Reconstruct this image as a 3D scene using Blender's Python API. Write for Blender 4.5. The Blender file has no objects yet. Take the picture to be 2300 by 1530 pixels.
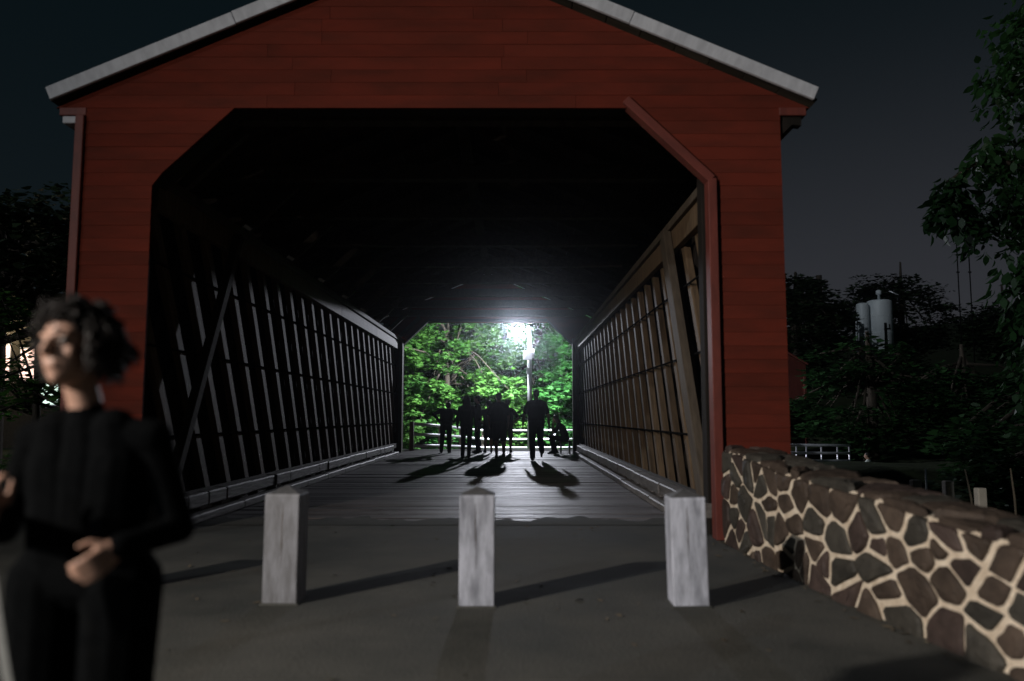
import bpy, bmesh, math, random
import numpy as np
from mathutils import Vector, Matrix
R = math.radians
random.seed(7); np.random.seed(7)
S = bpy.context.scene
C = S.collection

# ------------------------------------------------------------------ camera, sky, exposure
cam_d = bpy.data.cameras.new('camera'); cam = bpy.data.objects.new('camera', cam_d); C.objects.link(cam)
S.camera = cam
cam.location = (0, 0, 1.15)
cam.rotation_euler = (R(90 + 5.394), 0, 0)
cam_d.sensor_width = 36; cam_d.lens = 36 * 1790 / 2300
cam_d.clip_start = 0.05; cam_d.clip_end = 2000
cam_d.dof.use_dof = True; cam_d.dof.focus_distance = 21; cam_d.dof.aperture_fstop = 1.15

S.view_settings.view_transform = 'Standard'; S.view_settings.look = 'None'
S.view_settings.exposure = 0; S.view_settings.gamma = 1
S.render.engine = 'CYCLES'
S.cycles.use_denoising = True
S.cycles.max_bounces = 7; S.cycles.diffuse_bounces = 4; S.cycles.glossy_bounces = 3
S.cycles.transmission_bounces = 4; S.cycles.volume_bounces = 0
S.cycles.sample_clamp_indirect = 2.0
S.cycles.caustics_reflective = False; S.cycles.caustics_refractive = False

W = bpy.data.worlds.new('World'); S.world = W; W.use_nodes = True
nt = W.node_tree; nt.nodes.clear()
out = nt.nodes.new('ShaderNodeOutputWorld'); bg = nt.nodes.new('ShaderNodeBackground')
sky = nt.nodes.new('ShaderNodeTexSky'); sky.sky_type = 'NISHITA'; sky.sun_disc = False
sky.sun_elevation = R(32); sky.sun_rotation = R(-150)
bgs = nt.nodes.new('ShaderNodeBackground'); bgs.inputs['Strength'].default_value = 0.0007
nt.links.new(sky.outputs[0], bgs.inputs['Color'])
# light pollution: a smooth grey-violet glow that is strongest low over the town beyond the right bank
tc = nt.nodes.new('ShaderNodeTexCoord'); sep = nt.nodes.new('ShaderNodeSeparateXYZ')
nt.links.new(tc.outputs['Generated'], sep.inputs[0])
elev = nt.nodes.new('ShaderNodeMapRange'); elev.interpolation_type = 'SMOOTHSTEP'
elev.inputs[1].default_value = 0.02; elev.inputs[2].default_value = 0.50; elev.inputs[3].default_value = 1; elev.inputs[4].default_value = 0.06
nt.links.new(sep.outputs['Z'], elev.inputs[0])
azi = nt.nodes.new('ShaderNodeVectorMath'); azi.operation = 'DOT_PRODUCT'
azi.inputs[1].default_value = (0.72, 0.69, 0)
nt.links.new(tc.outputs['Generated'], azi.inputs[0])
azr = nt.nodes.new('ShaderNodeMapRange'); azr.interpolation_type = 'SMOOTHSTEP'
azr.inputs[1].default_value = 0.25; azr.inputs[2].default_value = 1.0; azr.inputs[3].default_value = 0.10; azr.inputs[4].default_value = 1
nt.links.new(azi.outputs['Value'], azr.inputs[0])
mul = nt.nodes.new('ShaderNodeMath'); mul.operation = 'MULTIPLY'
nt.links.new(elev.outputs[0], mul.inputs[0]); nt.links.new(azr.outputs[0], mul.inputs[1])
bg.inputs['Color'].default_value = (0.029, 0.026, 0.030, 1)
nt.links.new(mul.outputs[0], bg.inputs['Strength'])
add = nt.nodes.new('ShaderNodeAddShader')
bg2 = nt.nodes.new('ShaderNodeBackground'); bg2.inputs['Color'].default_value = (0.0016, 0.0042, 0.0050, 1)
add2 = nt.nodes.new('ShaderNodeAddShader')
nt.links.new(bg.outputs[0], add.inputs[0]); nt.links.new(bgs.outputs[0], add.inputs[1])
nt.links.new(add.outputs[0], add2.inputs[0]); nt.links.new(bg2.outputs[0], add2.inputs[1])
nt.links.new(add2.outputs[0], out.inputs['Surface'])

sun_d = bpy.data.lights.new('fill_sun', 'SUN'); sun_d.energy = 0.45; sun_d.angle = R(0.6); sun_d.color = (0.85, 0.93, 1.0)  # added weak sun in place of the unseen lamp lighting the tanks
sun = bpy.data.objects.new('fill_sun', sun_d); C.objects.link(sun)
sun.rotation_euler = Vector((0.66, 0.68, -0.36)).to_track_quat('-Z', 'Y').to_euler()

FLOOD = Vector((-6.9, -1.5, 3.9)); FLOOD_W = 3300; FLOOD_AIM = Vector((3.6, 5.2, 0.3))
LAMP = Vector((0.22, 38.5, 5.22)); LAMP_W = 4500; TREE_FILL_W = 7500; HAZE = .00065

# ------------------------------------------------------------------ helpers
def tag(o, label=None, cat=None, group=None, kind=None):
    if label: o['label'] = label
    if cat: o['category'] = cat
    if group: o['group'] = group
    if kind: o['kind'] = kind
    return o
def empty(name, loc=(0, 0, 0), rz=0):
    o = bpy.data.objects.new(name, None); C.objects.link(o); o.location = loc; o.rotation_euler = (0, 0, rz); o.empty_display_size = .1
    return o
def link(name, me, parent=None, loc=None, rot=None):
    o = bpy.data.objects.new(name, me); C.objects.link(o)
    if parent is not None: o.parent = parent
    if loc is not None: o.location = loc
    if rot is not None: o.rotation_euler = rot
    return o
def mesh(name, V, F, m, smooth=False):
    me = bpy.data.meshes.new(name); me.from_pydata([tuple(v) for v in V], [], F); me.update()
    if m: me.materials.append(m)
    if smooth: me.polygons.foreach_set('use_smooth', [True] * len(me.polygons))
    return me
_box = {}
def box_mesh(dx, dy, dz, m, bev=0.006):
    k = (round(dx, 3), round(dy, 3), round(dz, 3), m.name, bev)
    if k in _box: return _box[k]
    bm = bmesh.new(); bmesh.ops.create_cube(bm, size=1)
    bmesh.ops.scale(bm, vec=(dx, dy, dz), verts=bm.verts)
    if bev: bmesh.ops.bevel(bm, geom=bm.edges[:], offset=min(bev, dx * .3, dy * .3, dz * .3), segments=1, affect='EDGES')
    me = bpy.data.meshes.new('box'); bm.to_mesh(me); bm.free(); me.materials.append(m)
    _box[k] = me
    return me
def box(name, x0, x1, y0, y1, z0, z1, m, parent=None, bev=0.006):
    return link(name, box_mesh(x1 - x0, y1 - y0, z1 - z0, m, bev), parent, ((x0 + x1) / 2, (y0 + y1) / 2, (z0 + z1) / 2))
def beam(name, p, q, w, t, m, parent=None, side=(1, 0, 0), bev=0.006):
    """a straight timber from p to q; t is its thickness along side, w its width across"""
    p, q = Vector(p), Vector(q); d = q - p; L = d.length; z = d.normalized()
    x = Vector(side); x = (x - x.dot(z) * z).normalized(); y = z.cross(x)
    o = link(name, box_mesh(t, w, L, m, bev), parent)
    M = Matrix((x, y, z)).transposed().to_4x4(); M.translation = (p + q) / 2
    o.matrix_local = M
    return o
def tube_geo(pts, rad, n=8, cap=True):
    pts = [Vector(p) for p in pts]; V, F = [], []
    if not hasattr(rad, '__len__'): rad = [rad] * len(pts)
    up = None
    for i, p in enumerate(pts):
        d = (pts[min(i + 1, len(pts) - 1)] - pts[max(i - 1, 0)]).normalized()
        if up is None:
            up = Vector((1, 0, 0)) if abs(d.x) < .8 else Vector((0, 1, 0))
        u = (up - up.dot(d) * d).normalized(); v = d.cross(u); up = u
        for k in range(n):
            a = 2 * math.pi * k / n
            V.append(p + (u * math.cos(a) + v * math.sin(a)) * rad[i])
    for i in range(len(pts) - 1):
        for k in range(n):
            F.append((i * n + k, i * n + (k + 1) % n, (i + 1) * n + (k + 1) % n, (i + 1) * n + k))
    if cap:
        F.append(tuple(range(n - 1, -1, -1))); F.append(tuple(range((len(pts) - 1) * n, len(pts) * n)))
    return V, F
def tube(name, pts, rad, m, parent=None, n=10, smooth=True):
    V, F = tube_geo(pts, rad, n); return link(name, mesh(name, V, F, m, smooth), parent)
def lathe(name, prof, m, parent=None, n=32, loc=(0, 0, 0)):
    V, F = [], []
    for r, z in prof:
        for k in range(n):
            a = 2 * math.pi * k / n; V.append((r * math.cos(a), r * math.sin(a), z))
    for i in range(len(prof) - 1):
        for k in range(n): F.append((i * n + k, i * n + (k + 1) % n, (i + 1) * n + (k + 1) % n, (i + 1) * n + k))
    F.append(tuple(range(n - 1, -1, -1))); F.append(tuple(range((len(prof) - 1) * n, len(prof) * n)))
    return link(name, mesh(name, V, F, m, True), parent, loc)

# ------------------------------------------------------------------ materials
def mat(name, col, col2=None, rough=0.8, scale=(4, 4, 4), nscale=1.0, bump=0.0, bscale=None, rand=0.0, spec=0.5, metal=0.0,
        rough2=None, coord='Object', trans=0.0, detail=6, lo=.35, hi=.65):
    m = bpy.data.materials.new(name); m.use_nodes = True; n = m.node_tree.nodes; l = m.node_tree.links
    b = n['Principled BSDF']; b.inputs['Roughness'].default_value = rough; b.inputs['Specular IOR Level'].default_value = spec
    b.inputs['Metallic'].default_value = metal
    t = n.new('ShaderNodeTexCoord'); mp = n.new('ShaderNodeMapping'); mp.inputs['Scale'].default_value = scale
    oi = n.new('ShaderNodeObjectInfo')
    off = n.new('ShaderNodeVectorMath'); off.operation = 'ADD'
    sc = n.new('ShaderNodeVectorMath'); sc.operation = 'SCALE'; sc.inputs['Scale'].default_value = 37.0
    cmb = n.new('ShaderNodeCombineXYZ')
    for i in range(3): l.new(oi.outputs['Random'], cmb.inputs[i])
    l.new(cmb.outputs[0], sc.inputs[0]); l.new(t.outputs[coord], mp.inputs[0]); l.new(mp.outputs[0], off.inputs[0]); l.new(sc.outputs[0], off.inputs[1])
    nz = n.new('ShaderNodeTexNoise'); nz.inputs['Scale'].default_value = nscale; nz.inputs['Detail'].default_value = detail; nz.inputs['Roughness'].default_value = .62
    l.new(off.outputs[0], nz.inputs['Vector'])
    rp = n.new('ShaderNodeMapRange'); rp.inputs[1].default_value = lo; rp.inputs[2].default_value = hi
    l.new(nz.outputs['Fac'], rp.inputs[0])
    mx = n.new('ShaderNodeMix'); mx.data_type = 'RGBA'
    c2 = col2 or tuple(c * .75 for c in col)
    mx.inputs['A'].default_value = (*c2, 1); mx.inputs['B'].default_value = (*col, 1); l.new(rp.outputs[0], mx.inputs['Factor'])
    src = mx.outputs['Result']
    if rand:
        hv = n.new('ShaderNodeHueSaturation'); rr = n.new('ShaderNodeMapRange')
        rr.inputs[3].default_value = 1 - rand; rr.inputs[4].default_value = 1 + rand
        l.new(oi.outputs['Random'], rr.inputs[0]); l.new(rr.outputs[0], hv.inputs['Value']); l.new(src, hv.inputs['Color']); src = hv.outputs[0]
    l.new(src, b.inputs['Base Color'])
    if rough2 is not None:
        r2 = n.new('ShaderNodeMapRange'); r2.inputs[1].default_value = lo; r2.inputs[2].default_value = hi
        r2.inputs[3].default_value = rough2; r2.inputs[4].default_value = rough
        l.new(nz.outputs['Fac'], r2.inputs[0]); l.new(r2.outputs[0], b.inputs['Roughness'])
    if bump:
        nb = n.new('ShaderNodeTexNoise'); nb.inputs['Scale'].default_value = bscale or nscale * 3; nb.inputs['Detail'].default_value = 5
        l.new(off.outputs[0], nb.inputs['Vector'])
        bp = n.new('ShaderNodeBump'); bp.inputs['Strength'].default_value = 1.0; bp.inputs['Distance'].default_value = bump
        l.new(nb.outputs['Fac'], bp.inputs['Height']); l.new(bp.outputs[0], b.inputs['Normal'])
    if trans:
        tr = n.new('ShaderNodeBsdfTranslucent'); l.new(src, tr.inputs['Color']); ms = n.new('ShaderNodeMixShader'); ms.inputs[0].default_value = trans
        o = n['Material Output']; l.new(b.outputs[0], ms.inputs[1]); l.new(tr.outputs[0], ms.inputs[2]); l.new(ms.outputs[0], o.inputs['Surface'])
    return m
def glow(name, col, s):
    m = bpy.data.materials.new(name); m.use_nodes = True; b = m.node_tree.nodes['Principled BSDF']
    b.inputs['Base Color'].default_value = (*col, 1); b.inputs['Emission Color'].default_value = (*col, 1); b.inputs['Emission Strength'].default_value = s
    return m

M = {}
M['red'] = mat('red barn paint', (0.122, 0.022, 0.013), (0.068, 0.017, 0.011), .9, (.8, 3, 3), 1.3, .0015, 12, rand=.09, lo=.30, hi=.66, spec=.08)
M['redtrim'] = mat('red trim paint', (0.15, 0.036, 0.026), (0.10, 0.026, 0.020), .6, (5, 5, 1.5), 2, .001, 8, rand=.08, spec=.3)
M['white'] = mat('weathered white fascia paint', (0.50, 0.515, 0.55), (0.38, 0.39, 0.42), .7, (2, 6, 6), 2, .001, 8, rand=.05)
M['bollard'] = mat('scuffed blue white bollard paint', (0.50, 0.52, 0.60), (0.20, 0.21, 0.245), .6, (9, 9, 2.2), 1.6, .003, 6, rand=.10, lo=.33, hi=.62)
M['old'] = mat('old grey brown timber', (0.098, 0.076, 0.055), (0.052, 0.040, 0.029), .75, (12, 12, 1.4), 2, .003, 6, rand=.22, spec=.3)
M['truss'] = mat('weathered lattice timber', (0.145, 0.096, 0.055), (0.070, 0.046, 0.027), .72, (10, 10, 1.2), 2, .003, 6, rand=.25, spec=.3)
M['dark'] = mat('smoke dark roof timber', (0.060, 0.048, 0.036), (0.032, 0.026, 0.02), .85, (8, 1.2, 8), 2, .003, 6, rand=.2, spec=.2)
M['sidein'] = mat('shade dark side boarding', (0.020, 0.015, 0.012), (0.011, 0.009, 0.007), .85, (8, 8, 1.2), 2, .003, 6, rand=.25, spec=.2)  # near black carries the shade around the trusses in its colour
M['deck'] = mat('worn deck plank', (0.165, 0.147, 0.147), (0.050, 0.043, 0.042), .66, (0.9, 14, 8), 1.6, .016, 2.2, rand=.36, spec=.42, rough2=.46)
M['kerb'] = mat('bleached kerb timber', (0.20, 0.18, 0.17), (0.09, 0.08, 0.074), .6, (10, 1.2, 10), 1.8, .006, 4, rand=.2, spec=.4)
M['concrete'] = mat('approach concrete', (0.098, 0.096, 0.087), (0.052, 0.054, 0.050), .92, (1, 1, 1), .9, .005, 70, spec=.06, rough2=.8, detail=9)
M['mortar'] = mat('cream mortar', (0.80, 0.69, 0.55), (0.58, 0.47, 0.35), .9, (6, 6, 6), 2, .008, 7, spec=.2)
M['stone'] = mat('brown field stone', (0.085, 0.062, 0.047), (0.045, 0.033, 0.026), .7, (5, 5, 5), 1.5, .008, 5, rand=.22, spec=.3)
M['stone2'] = mat('red brown field stone', (0.070, 0.048, 0.041), (0.040, 0.028, 0.024), .7, (5, 5, 5), 1.5, .008, 5, rand=.3, spec=.35)
M['stone3'] = mat('olive grey field stone', (0.062, 0.056, 0.046), (0.034, 0.031, 0.026), .7, (5, 5, 5), 1.5, .008, 5, rand=.3, spec=.35)
M['ground'] = mat('dark grassy soil', (0.035, 0.045, 0.022), (0.018, 0.022, 0.012), .95, (1, 1, 1), 1.5, .03, 8, spec=.1)
M['water'] = mat('creek water', (0.012, 0.018, 0.018), (0.01, 0.014, 0.014), .08, (1, 1, 1), .6, .01, 3)
M['iron'] = mat('black iron', (0.010, 0.010, 0.010), (0.006, 0.006, 0.006), 1.0, spec=.0)
M['bollard_dim'] = mat('worn dimmed bollard paint', (0.25, 0.255, 0.28), (0.11, 0.108, 0.112), .65, (9, 9, 2.2), 1.6, .003, 6, lo=.33, hi=.64)  # weaker light on one bollard put into a darker paint
M['railpaint'] = mat('white rail paint', (0.80, 0.79, 0.83), (0.68, 0.67, 0.71), .4, (3, 3, 3), 2)
M['capwood'] = mat('grimy bollard cap', (0.10, 0.10, 0.105), (0.05, 0.05, 0.052), .8, (9, 9, 9), 2)
M['pipe'] = mat('pale galvanised pipe', (0.80, 0.79, 0.84), (0.66, 0.65, 0.70), .34, (3, 3, 3), 2, metal=.6)
M['postwood'] = mat('round fence post wood', (0.16, 0.13, 0.1), None, .8, (10, 10, 2), 2, .003)
M['steel'] = mat('galvanised lamp steel', (0.55, 0.56, 0.58), (0.42, 0.43, 0.45), .45, (4, 4, 1), 2, metal=.2)
M['tank'] = mat('pale tank paint', (0.74, 0.78, 0.80), (0.58, 0.62, 0.65), .5, (1, 1, .3), 1.2, rand=.02)
M['bark'] = mat('tree bark', (0.075, 0.06, 0.045), (0.035, 0.028, 0.022), .9, (4, 4, 1), 3, .02, 4, spec=.2)
M['leafA'] = mat('maple leaves', (0.052, 0.185, 0.034), (0.022, 0.100, 0.022), .5, (1, 1, 1), .9, spec=.4, trans=.35)
M['leafB'] = mat('yellow green maple leaves', (0.088, 0.210, 0.036), (0.036, 0.120, 0.022), .5, (1, 1, 1), .9, spec=.4, trans=.35)
M['leafD'] = mat('dark evergreen leaves', (0.035, 0.060, 0.024), (0.018, 0.034, 0.014), .6, (1, 1, 1), .8, spec=.3, trans=.2)
M['leafE'] = mat('mid green hanging leaves', (0.034, 0.095, 0.026), (0.016, 0.050, 0.015), .5, (1, 1, 1), .5, spec=.35, trans=.3)
M['skin'] = mat('skin', (0.50, 0.30, 0.22), (0.43, 0.25, 0.18), .5, (12, 12, 12), 2, spec=.4)
M['hair'] = mat('dark brown hair', (0.014, 0.009, 0.007), (0.007, 0.005, 0.004), .55, (30, 30, 30), 2, spec=.35)
M['hairL'] = mat('light brown hair', (0.08, 0.05, 0.03), (0.05, 0.03, 0.02), .5, (30, 30, 30), 2)
M['black'] = mat('black cotton', (0.0042, 0.0046, 0.005), (0.0026, 0.003, 0.0034), 1.0, (12, 12, 12), 3, .003, 14, spec=.02)
M['navy'] = mat('dark navy cotton', (0.018, 0.022, 0.034), (0.012, 0.014, 0.022), .9, (8, 8, 8), 3, .003, 12, spec=.15)
M['denim'] = mat('dark denim', (0.022, 0.026, 0.038), (0.014, 0.017, 0.026), .9, (8, 8, 8), 3, .003, 12, spec=.15)
M['greycloth'] = mat('dark grey cotton', (0.035, 0.035, 0.037), (0.022, 0.022, 0.024), .9, (8, 8, 8), 3, .003, 12, spec=.15)
M['tan'] = mat('khaki cotton', (0.12, 0.1, 0.07), (0.08, 0.065, 0.05), .9, (8, 8, 8), 3, .003, 12, spec=.15)
M['whitecloth'] = mat('white cotton', (0.72, 0.76, 0.70), (0.6, 0.64, 0.6), .9, (8, 8, 8), 3, .003, 12, spec=.15)
M['shoe'] = mat('dark shoe leather', (0.02, 0.018, 0.016), None, .6)
M['strap'] = mat('grey webbing', (0.16, 0.165, 0.16), (0.11, 0.115, 0.11), .8, (40, 40, 40), 2)
M['eye'] = mat('eye white', (0.5, 0.47, 0.44), (0.45, 0.42, 0.4), .25)
M['iris'] = mat('dark iris', (0.02, 0.014, 0.01), None, .2)
M['roof'] = mat('dull metal roofing', (0.12, 0.12, 0.125), (0.08, 0.08, 0.085), .5, (4, .6, 4), 2, metal=.3)
M['cream'] = mat('cream house wall', (0.4, 0.36, 0.3), None, .8, (2, 2, 2), 2)
M['lamplens'] = glow('lit lamp lens', (0.90, 0.94, 1.0), 220)
M['floodlens'] = glow('lit flood lens', (1.0, 0.86, 0.70), 60)
M['winlit'] = glow('lit window pane', (1.0, 0.66, 0.56), 1.8)
M['winlit2'] = glow('lit cool window pane', (0.75, 1.0, 0.85), 1.2)

# ------------------------------------------------------------------ terrain
def sm(a, b, x):
    t = min(1, max(0, (x - a) / (b - a))); return t * t * (3 - 2 * t)
def height(x, y):
    flat = -0.04
    side = -0.9 * sm(2.4, 5.0, x) - 0.5 * sm(-8, -12, x)            # lower meadow beyond the stone wall
    z = flat + side
    far = -0.42 * sm(28.4, 31, y) - .45 * sm(31, 38, y)
    if y > 17: z = flat - 0.02 + far - 0.42 * sm(3, 7, x)
    creek = sm(8.9, 11.5, y) * (1 - sm(22.5, 25.2, y))
    z = z * (1 - creek) + (-2.6) * creek
    hill = sm(34, 62, y) * (6.2 * sm(6, 26, x) + 1.5 * sm(-6, -30, x)) 
    hill += sm(70, 170, y) * 10 + sm(30, 120, abs(x)) * 8
    return z + hill + 0.05 * math.sin(x * 1.7 + y) * math.sin(y * 1.3) * (0 if -7 < x < 3.2 and y < 8.9 or -4 < x < 3 and 25 < y < 30 else 1)
def axis(lo, hi, dense_lo, dense_hi, step):
    a = list(np.arange(dense_lo, dense_hi + .001, step)); s = step; v = dense_hi
    while v < hi: s *= 1.25; v += s; a.append(min(v, hi))
    s = step; v = dense_lo; b = []
    while v > lo: s *= 1.25; v -= s; b.append(max(v, lo))
    return b[::-1] + a
gx, gy = axis(-420, 420, -14, 16, .6), axis(-60, 520, -4, 44, .6)
V = [(x, y, height(x, y)) for y in gy for x in gx]; nx = len(gx)
F = [(j * nx + i, j * nx + i + 1, (j + 1) * nx + i + 1, (j + 1) * nx + i) for j in range(len(gy) - 1) for i in range(nx - 1)]
tag(link('ground', mesh('ground', V, F, M['ground'], True)), 'dark grassy ground around the bridge', kind='structure')
o = box('road', -9.5, 2.42, -12, 8.75, -0.30, 0.0, M['concrete'], None, 0.01); tag(o, 'grey concrete approach in front of the bridge', kind='structure')
o = box('path', -5.2, 3.4, 25.98, 28.2, -0.30, -0.012, M['concrete'], None, 0.01); tag(o, 'pale landing at the far end of the bridge', kind='structure')
tag(link('water', mesh('water', [(-80, 8.5, -2.0), (80, 8.5, -2.0), (80, 25.5, -2.0), (-80, 25.5, -2.0)], [(0, 1, 2, 3)], M['water'])), 'dark creek under the bridge', kind='structure')

# ------------------------------------------------------------------ covered bridge
X0 = -0.775; YN = 7.58; YF = 25.75
OPW, OPT, CHZ, CHW = 2.725, 4.20, 3.42, 1.905
WALLW, EAVEZ, APEX, SLOPE = 3.40, 4.13, 5.86, 0.433
B = empty('covered_bridge', (X0, YN, 0))
tag(B, 'red boarded covered bridge with pale roof edge and lattice timber sides', 'bridge')
def bb(name, x0, x1, y0, y1, z0, z1, m, parent=B, bev=.006): return box(name, x0, x1, y0, y1, z0, z1, m, parent, bev)
BL = YF - YN
def inner(z): return OPW if z <= CHZ else (OPW + (CHW - OPW) * (z - CHZ) / (OPT - CHZ))
def outer(z):
    if z < EAVEZ: return WALLW
    return max(0.02, min(3.70, (APEX - 0.10 - z) / SLOPE))
def siding(yf, sgn, m):
    """lap boards of one gable end; sgn -1 faces the camera"""
    z = 0.0; e = 0.13
    while z < APEX - .14:
        z1 = min(z + e, APEX - .12)
        zc = EAVEZ if z < EAVEZ < z1 else None
        segs = []
        oa, ob = outer(z + 1e-4), outer(z1 - 1e-4)
        if z < EAVEZ <= z1: oa = ob = min(oa, ob)
        if z1 <= OPT + .02:
            ia, ib = inner(min(z, OPT)), inner(min(z1, OPT))
            segs = [((-oa, -ob), (-ia, -ib)), ((ia, ib), (oa, ob))]
        else:
            cuts = sorted([random.uniform(-.9, -.3) * oa * .8, random.uniform(.2, .8) * oa * .8]) if oa > 1.5 else []
            prev = (-oa, -ob)
            for c in cuts: segs.append((prev, (c - .0015, c - .0015))); prev = (c + .0015, c + .0015)
            segs.append((prev, (oa, ob)))
        for (a, b), (c, d) in segs:
            if max(c - a, d - b) < .02: continue
            j = random.uniform(-.0015, .0015)
            f0, f1, bk = yf + sgn * (.0145 + j), yf + sgn * (.009 + j), yf - sgn * .02
            vs = [(a, f0, z - .004), (c, f0, z - .004), (d, f1, z1), (b, f1, z1), (a, bk, z - .004), (c, bk, z - .004), (d, bk, z1), (b, bk, z1)]
            fs = [(0, 1, 2, 3), (5, 4, 7, 6), (4, 0, 3, 7), (1, 5, 6, 2), (3, 2, 6, 7), (4, 5, 1, 0)]
            link('siding_board', mesh('siding_board', vs, fs, m), B)
        z = z1
siding(0, -1, M['red']); siding(BL, 1, M['red'])
# eave returns of the near gable
for s in (-1, 1):
    bb('eave_return', min(s * 3.395, s * 3.66), max(s * 3.395, s * 3.66), -.02, .9, EAVEZ - .05, EAVEZ + .03, M['redtrim'])
bb('eave_bracket', -3.63, -3.43, -.01, .25, EAVEZ - .125, EAVEZ - .055, M['white'])
vs = [(3.405, .02, EAVEZ - .052), (3.62, .02, EAVEZ - .052), (3.62, .02, EAVEZ - .14), (3.53, .02, EAVEZ - .13), (3.405, .02, EAVEZ - .25)]
vs += [(x, .12, z) for x, y, z in vs]
link('eave_bracket', mesh('eave_bracket', vs, [(4, 3, 2, 1, 0), (5, 6, 7, 8, 9)] + [(i, (i + 1) % 5, (i + 1) % 5 + 5, i + 5) for i in range(5)], M['sidein']), B)
# trims
bb('corner_board', -WALLW - .085, -WALLW, -.05, .10, 0, EAVEZ - .052, M['redtrim'])
bb('jamb_trim', OPW - .055, OPW + .03, -.062, .10, 0, CHZ + .02, M['redtrim'])
beam('jamb_trim', (OPW - .012, .014, CHZ + .01), (CHW - .02, .014, OPT + .03), .15, .085, M['redtrim'], B, side=(.69, 0, .72))
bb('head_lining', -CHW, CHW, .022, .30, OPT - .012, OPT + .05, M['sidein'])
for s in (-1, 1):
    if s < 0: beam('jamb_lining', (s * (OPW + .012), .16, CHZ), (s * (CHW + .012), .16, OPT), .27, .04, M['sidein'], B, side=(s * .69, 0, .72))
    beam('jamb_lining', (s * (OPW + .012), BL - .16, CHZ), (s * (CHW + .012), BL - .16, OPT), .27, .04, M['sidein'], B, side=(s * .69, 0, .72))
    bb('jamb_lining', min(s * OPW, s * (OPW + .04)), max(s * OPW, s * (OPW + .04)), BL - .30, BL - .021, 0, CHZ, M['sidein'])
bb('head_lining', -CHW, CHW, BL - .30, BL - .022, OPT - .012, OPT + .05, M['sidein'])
# roof: sheathing planes, standing seam panels outside, fascia at the gables
ang = math.atan(SLOPE); EX = 3.73
for s in (-1, 1):
    for k in range(19):
        y0 = -.07 + k * (BL + .14) / 19; y1 = y0 + (BL + .14) / 19 - .004
        beam('roof_panel', (0 + s * .004, (y0 + y1) / 2, APEX + .075), (s * (EX + .03), (y0 + y1) / 2, APEX + .075 - SLOPE * (EX + .03)), y1 - y0, .03, M['roof'], B, side=(s * math.sin(ang), 0, math.cos(ang)), bev=.003)
    for k in range(11):                                               # inside roof sheathing boards
        x0, x1 = .02 + k * .343, .02 + (k + 1) * .343 - .006
        beam('roof_board', (s * (x0 + x1) / 2, .03, APEX + .035 - SLOPE * (x0 + x1) / 2), (s * (x0 + x1) / 2, BL - .03, APEX + .035 - SLOPE * (x0 + x1) / 2), (x1 - x0) / math.cos(ang), .024, M['dark'], B, side=(s * math.sin(ang), 0, math.cos(ang)), bev=.003)
    for y in (-.115, BL + .075):
        for a, b in ((0.002, 1.95), (1.953, EX)):
            beam('fascia_board', (s * a, y + .02, APEX - SLOPE * a + .015), (s * b, y + .02, APEX - SLOPE * b + .02), .038, .132, M['white'], B, side=(s * math.sin(ang), 0, math.cos(ang)), bev=.004)
    for k in range(17):                                               # rafters
        y = .45 + k * (BL - .9) / 16
        beam('rafter', (s * .02, y, APEX - .06), (s * 3.68, y, APEX - .06 - SLOPE * 3.68), .06, .14, M['dark'], B, side=(s * math.sin(ang), 0, math.cos(ang)))
for k in range(9):
    y = .75 + k * (BL - 1.5) / 8
    bb('tie_beam', -3.1, 3.1, y - .09, y + .09, 4.28, 4.48, M['dark'])
    for s in (-1, 1):
        if s < 0: beam('knee_brace', (s * 2.93, y + .16, 3.52), (s * 2.15, y + .16, 4.27), .12, .10, M['dark'], B, side=(0, 1, 0))
bb('ridge_beam', -.10, .10, .03, BL - .03, APEX - .24, APEX - .06, M['dark'])
# side walls: vertical boards outside the trusses
nb = 60; wb = BL / nb
for s in (-1, 1):
    for k in range(nb):
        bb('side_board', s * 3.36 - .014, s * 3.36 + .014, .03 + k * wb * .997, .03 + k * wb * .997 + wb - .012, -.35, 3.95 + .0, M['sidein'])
    bb('side_post', s * 3.28 - .06, s * 3.28 + .06, .03, .25, 0, 4.1, M['old']); bb('side_post', s * 3.28 - .06, s * 3.28 + .06, BL - .25, BL - .03, 0, 4.1, M['old'])
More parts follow.
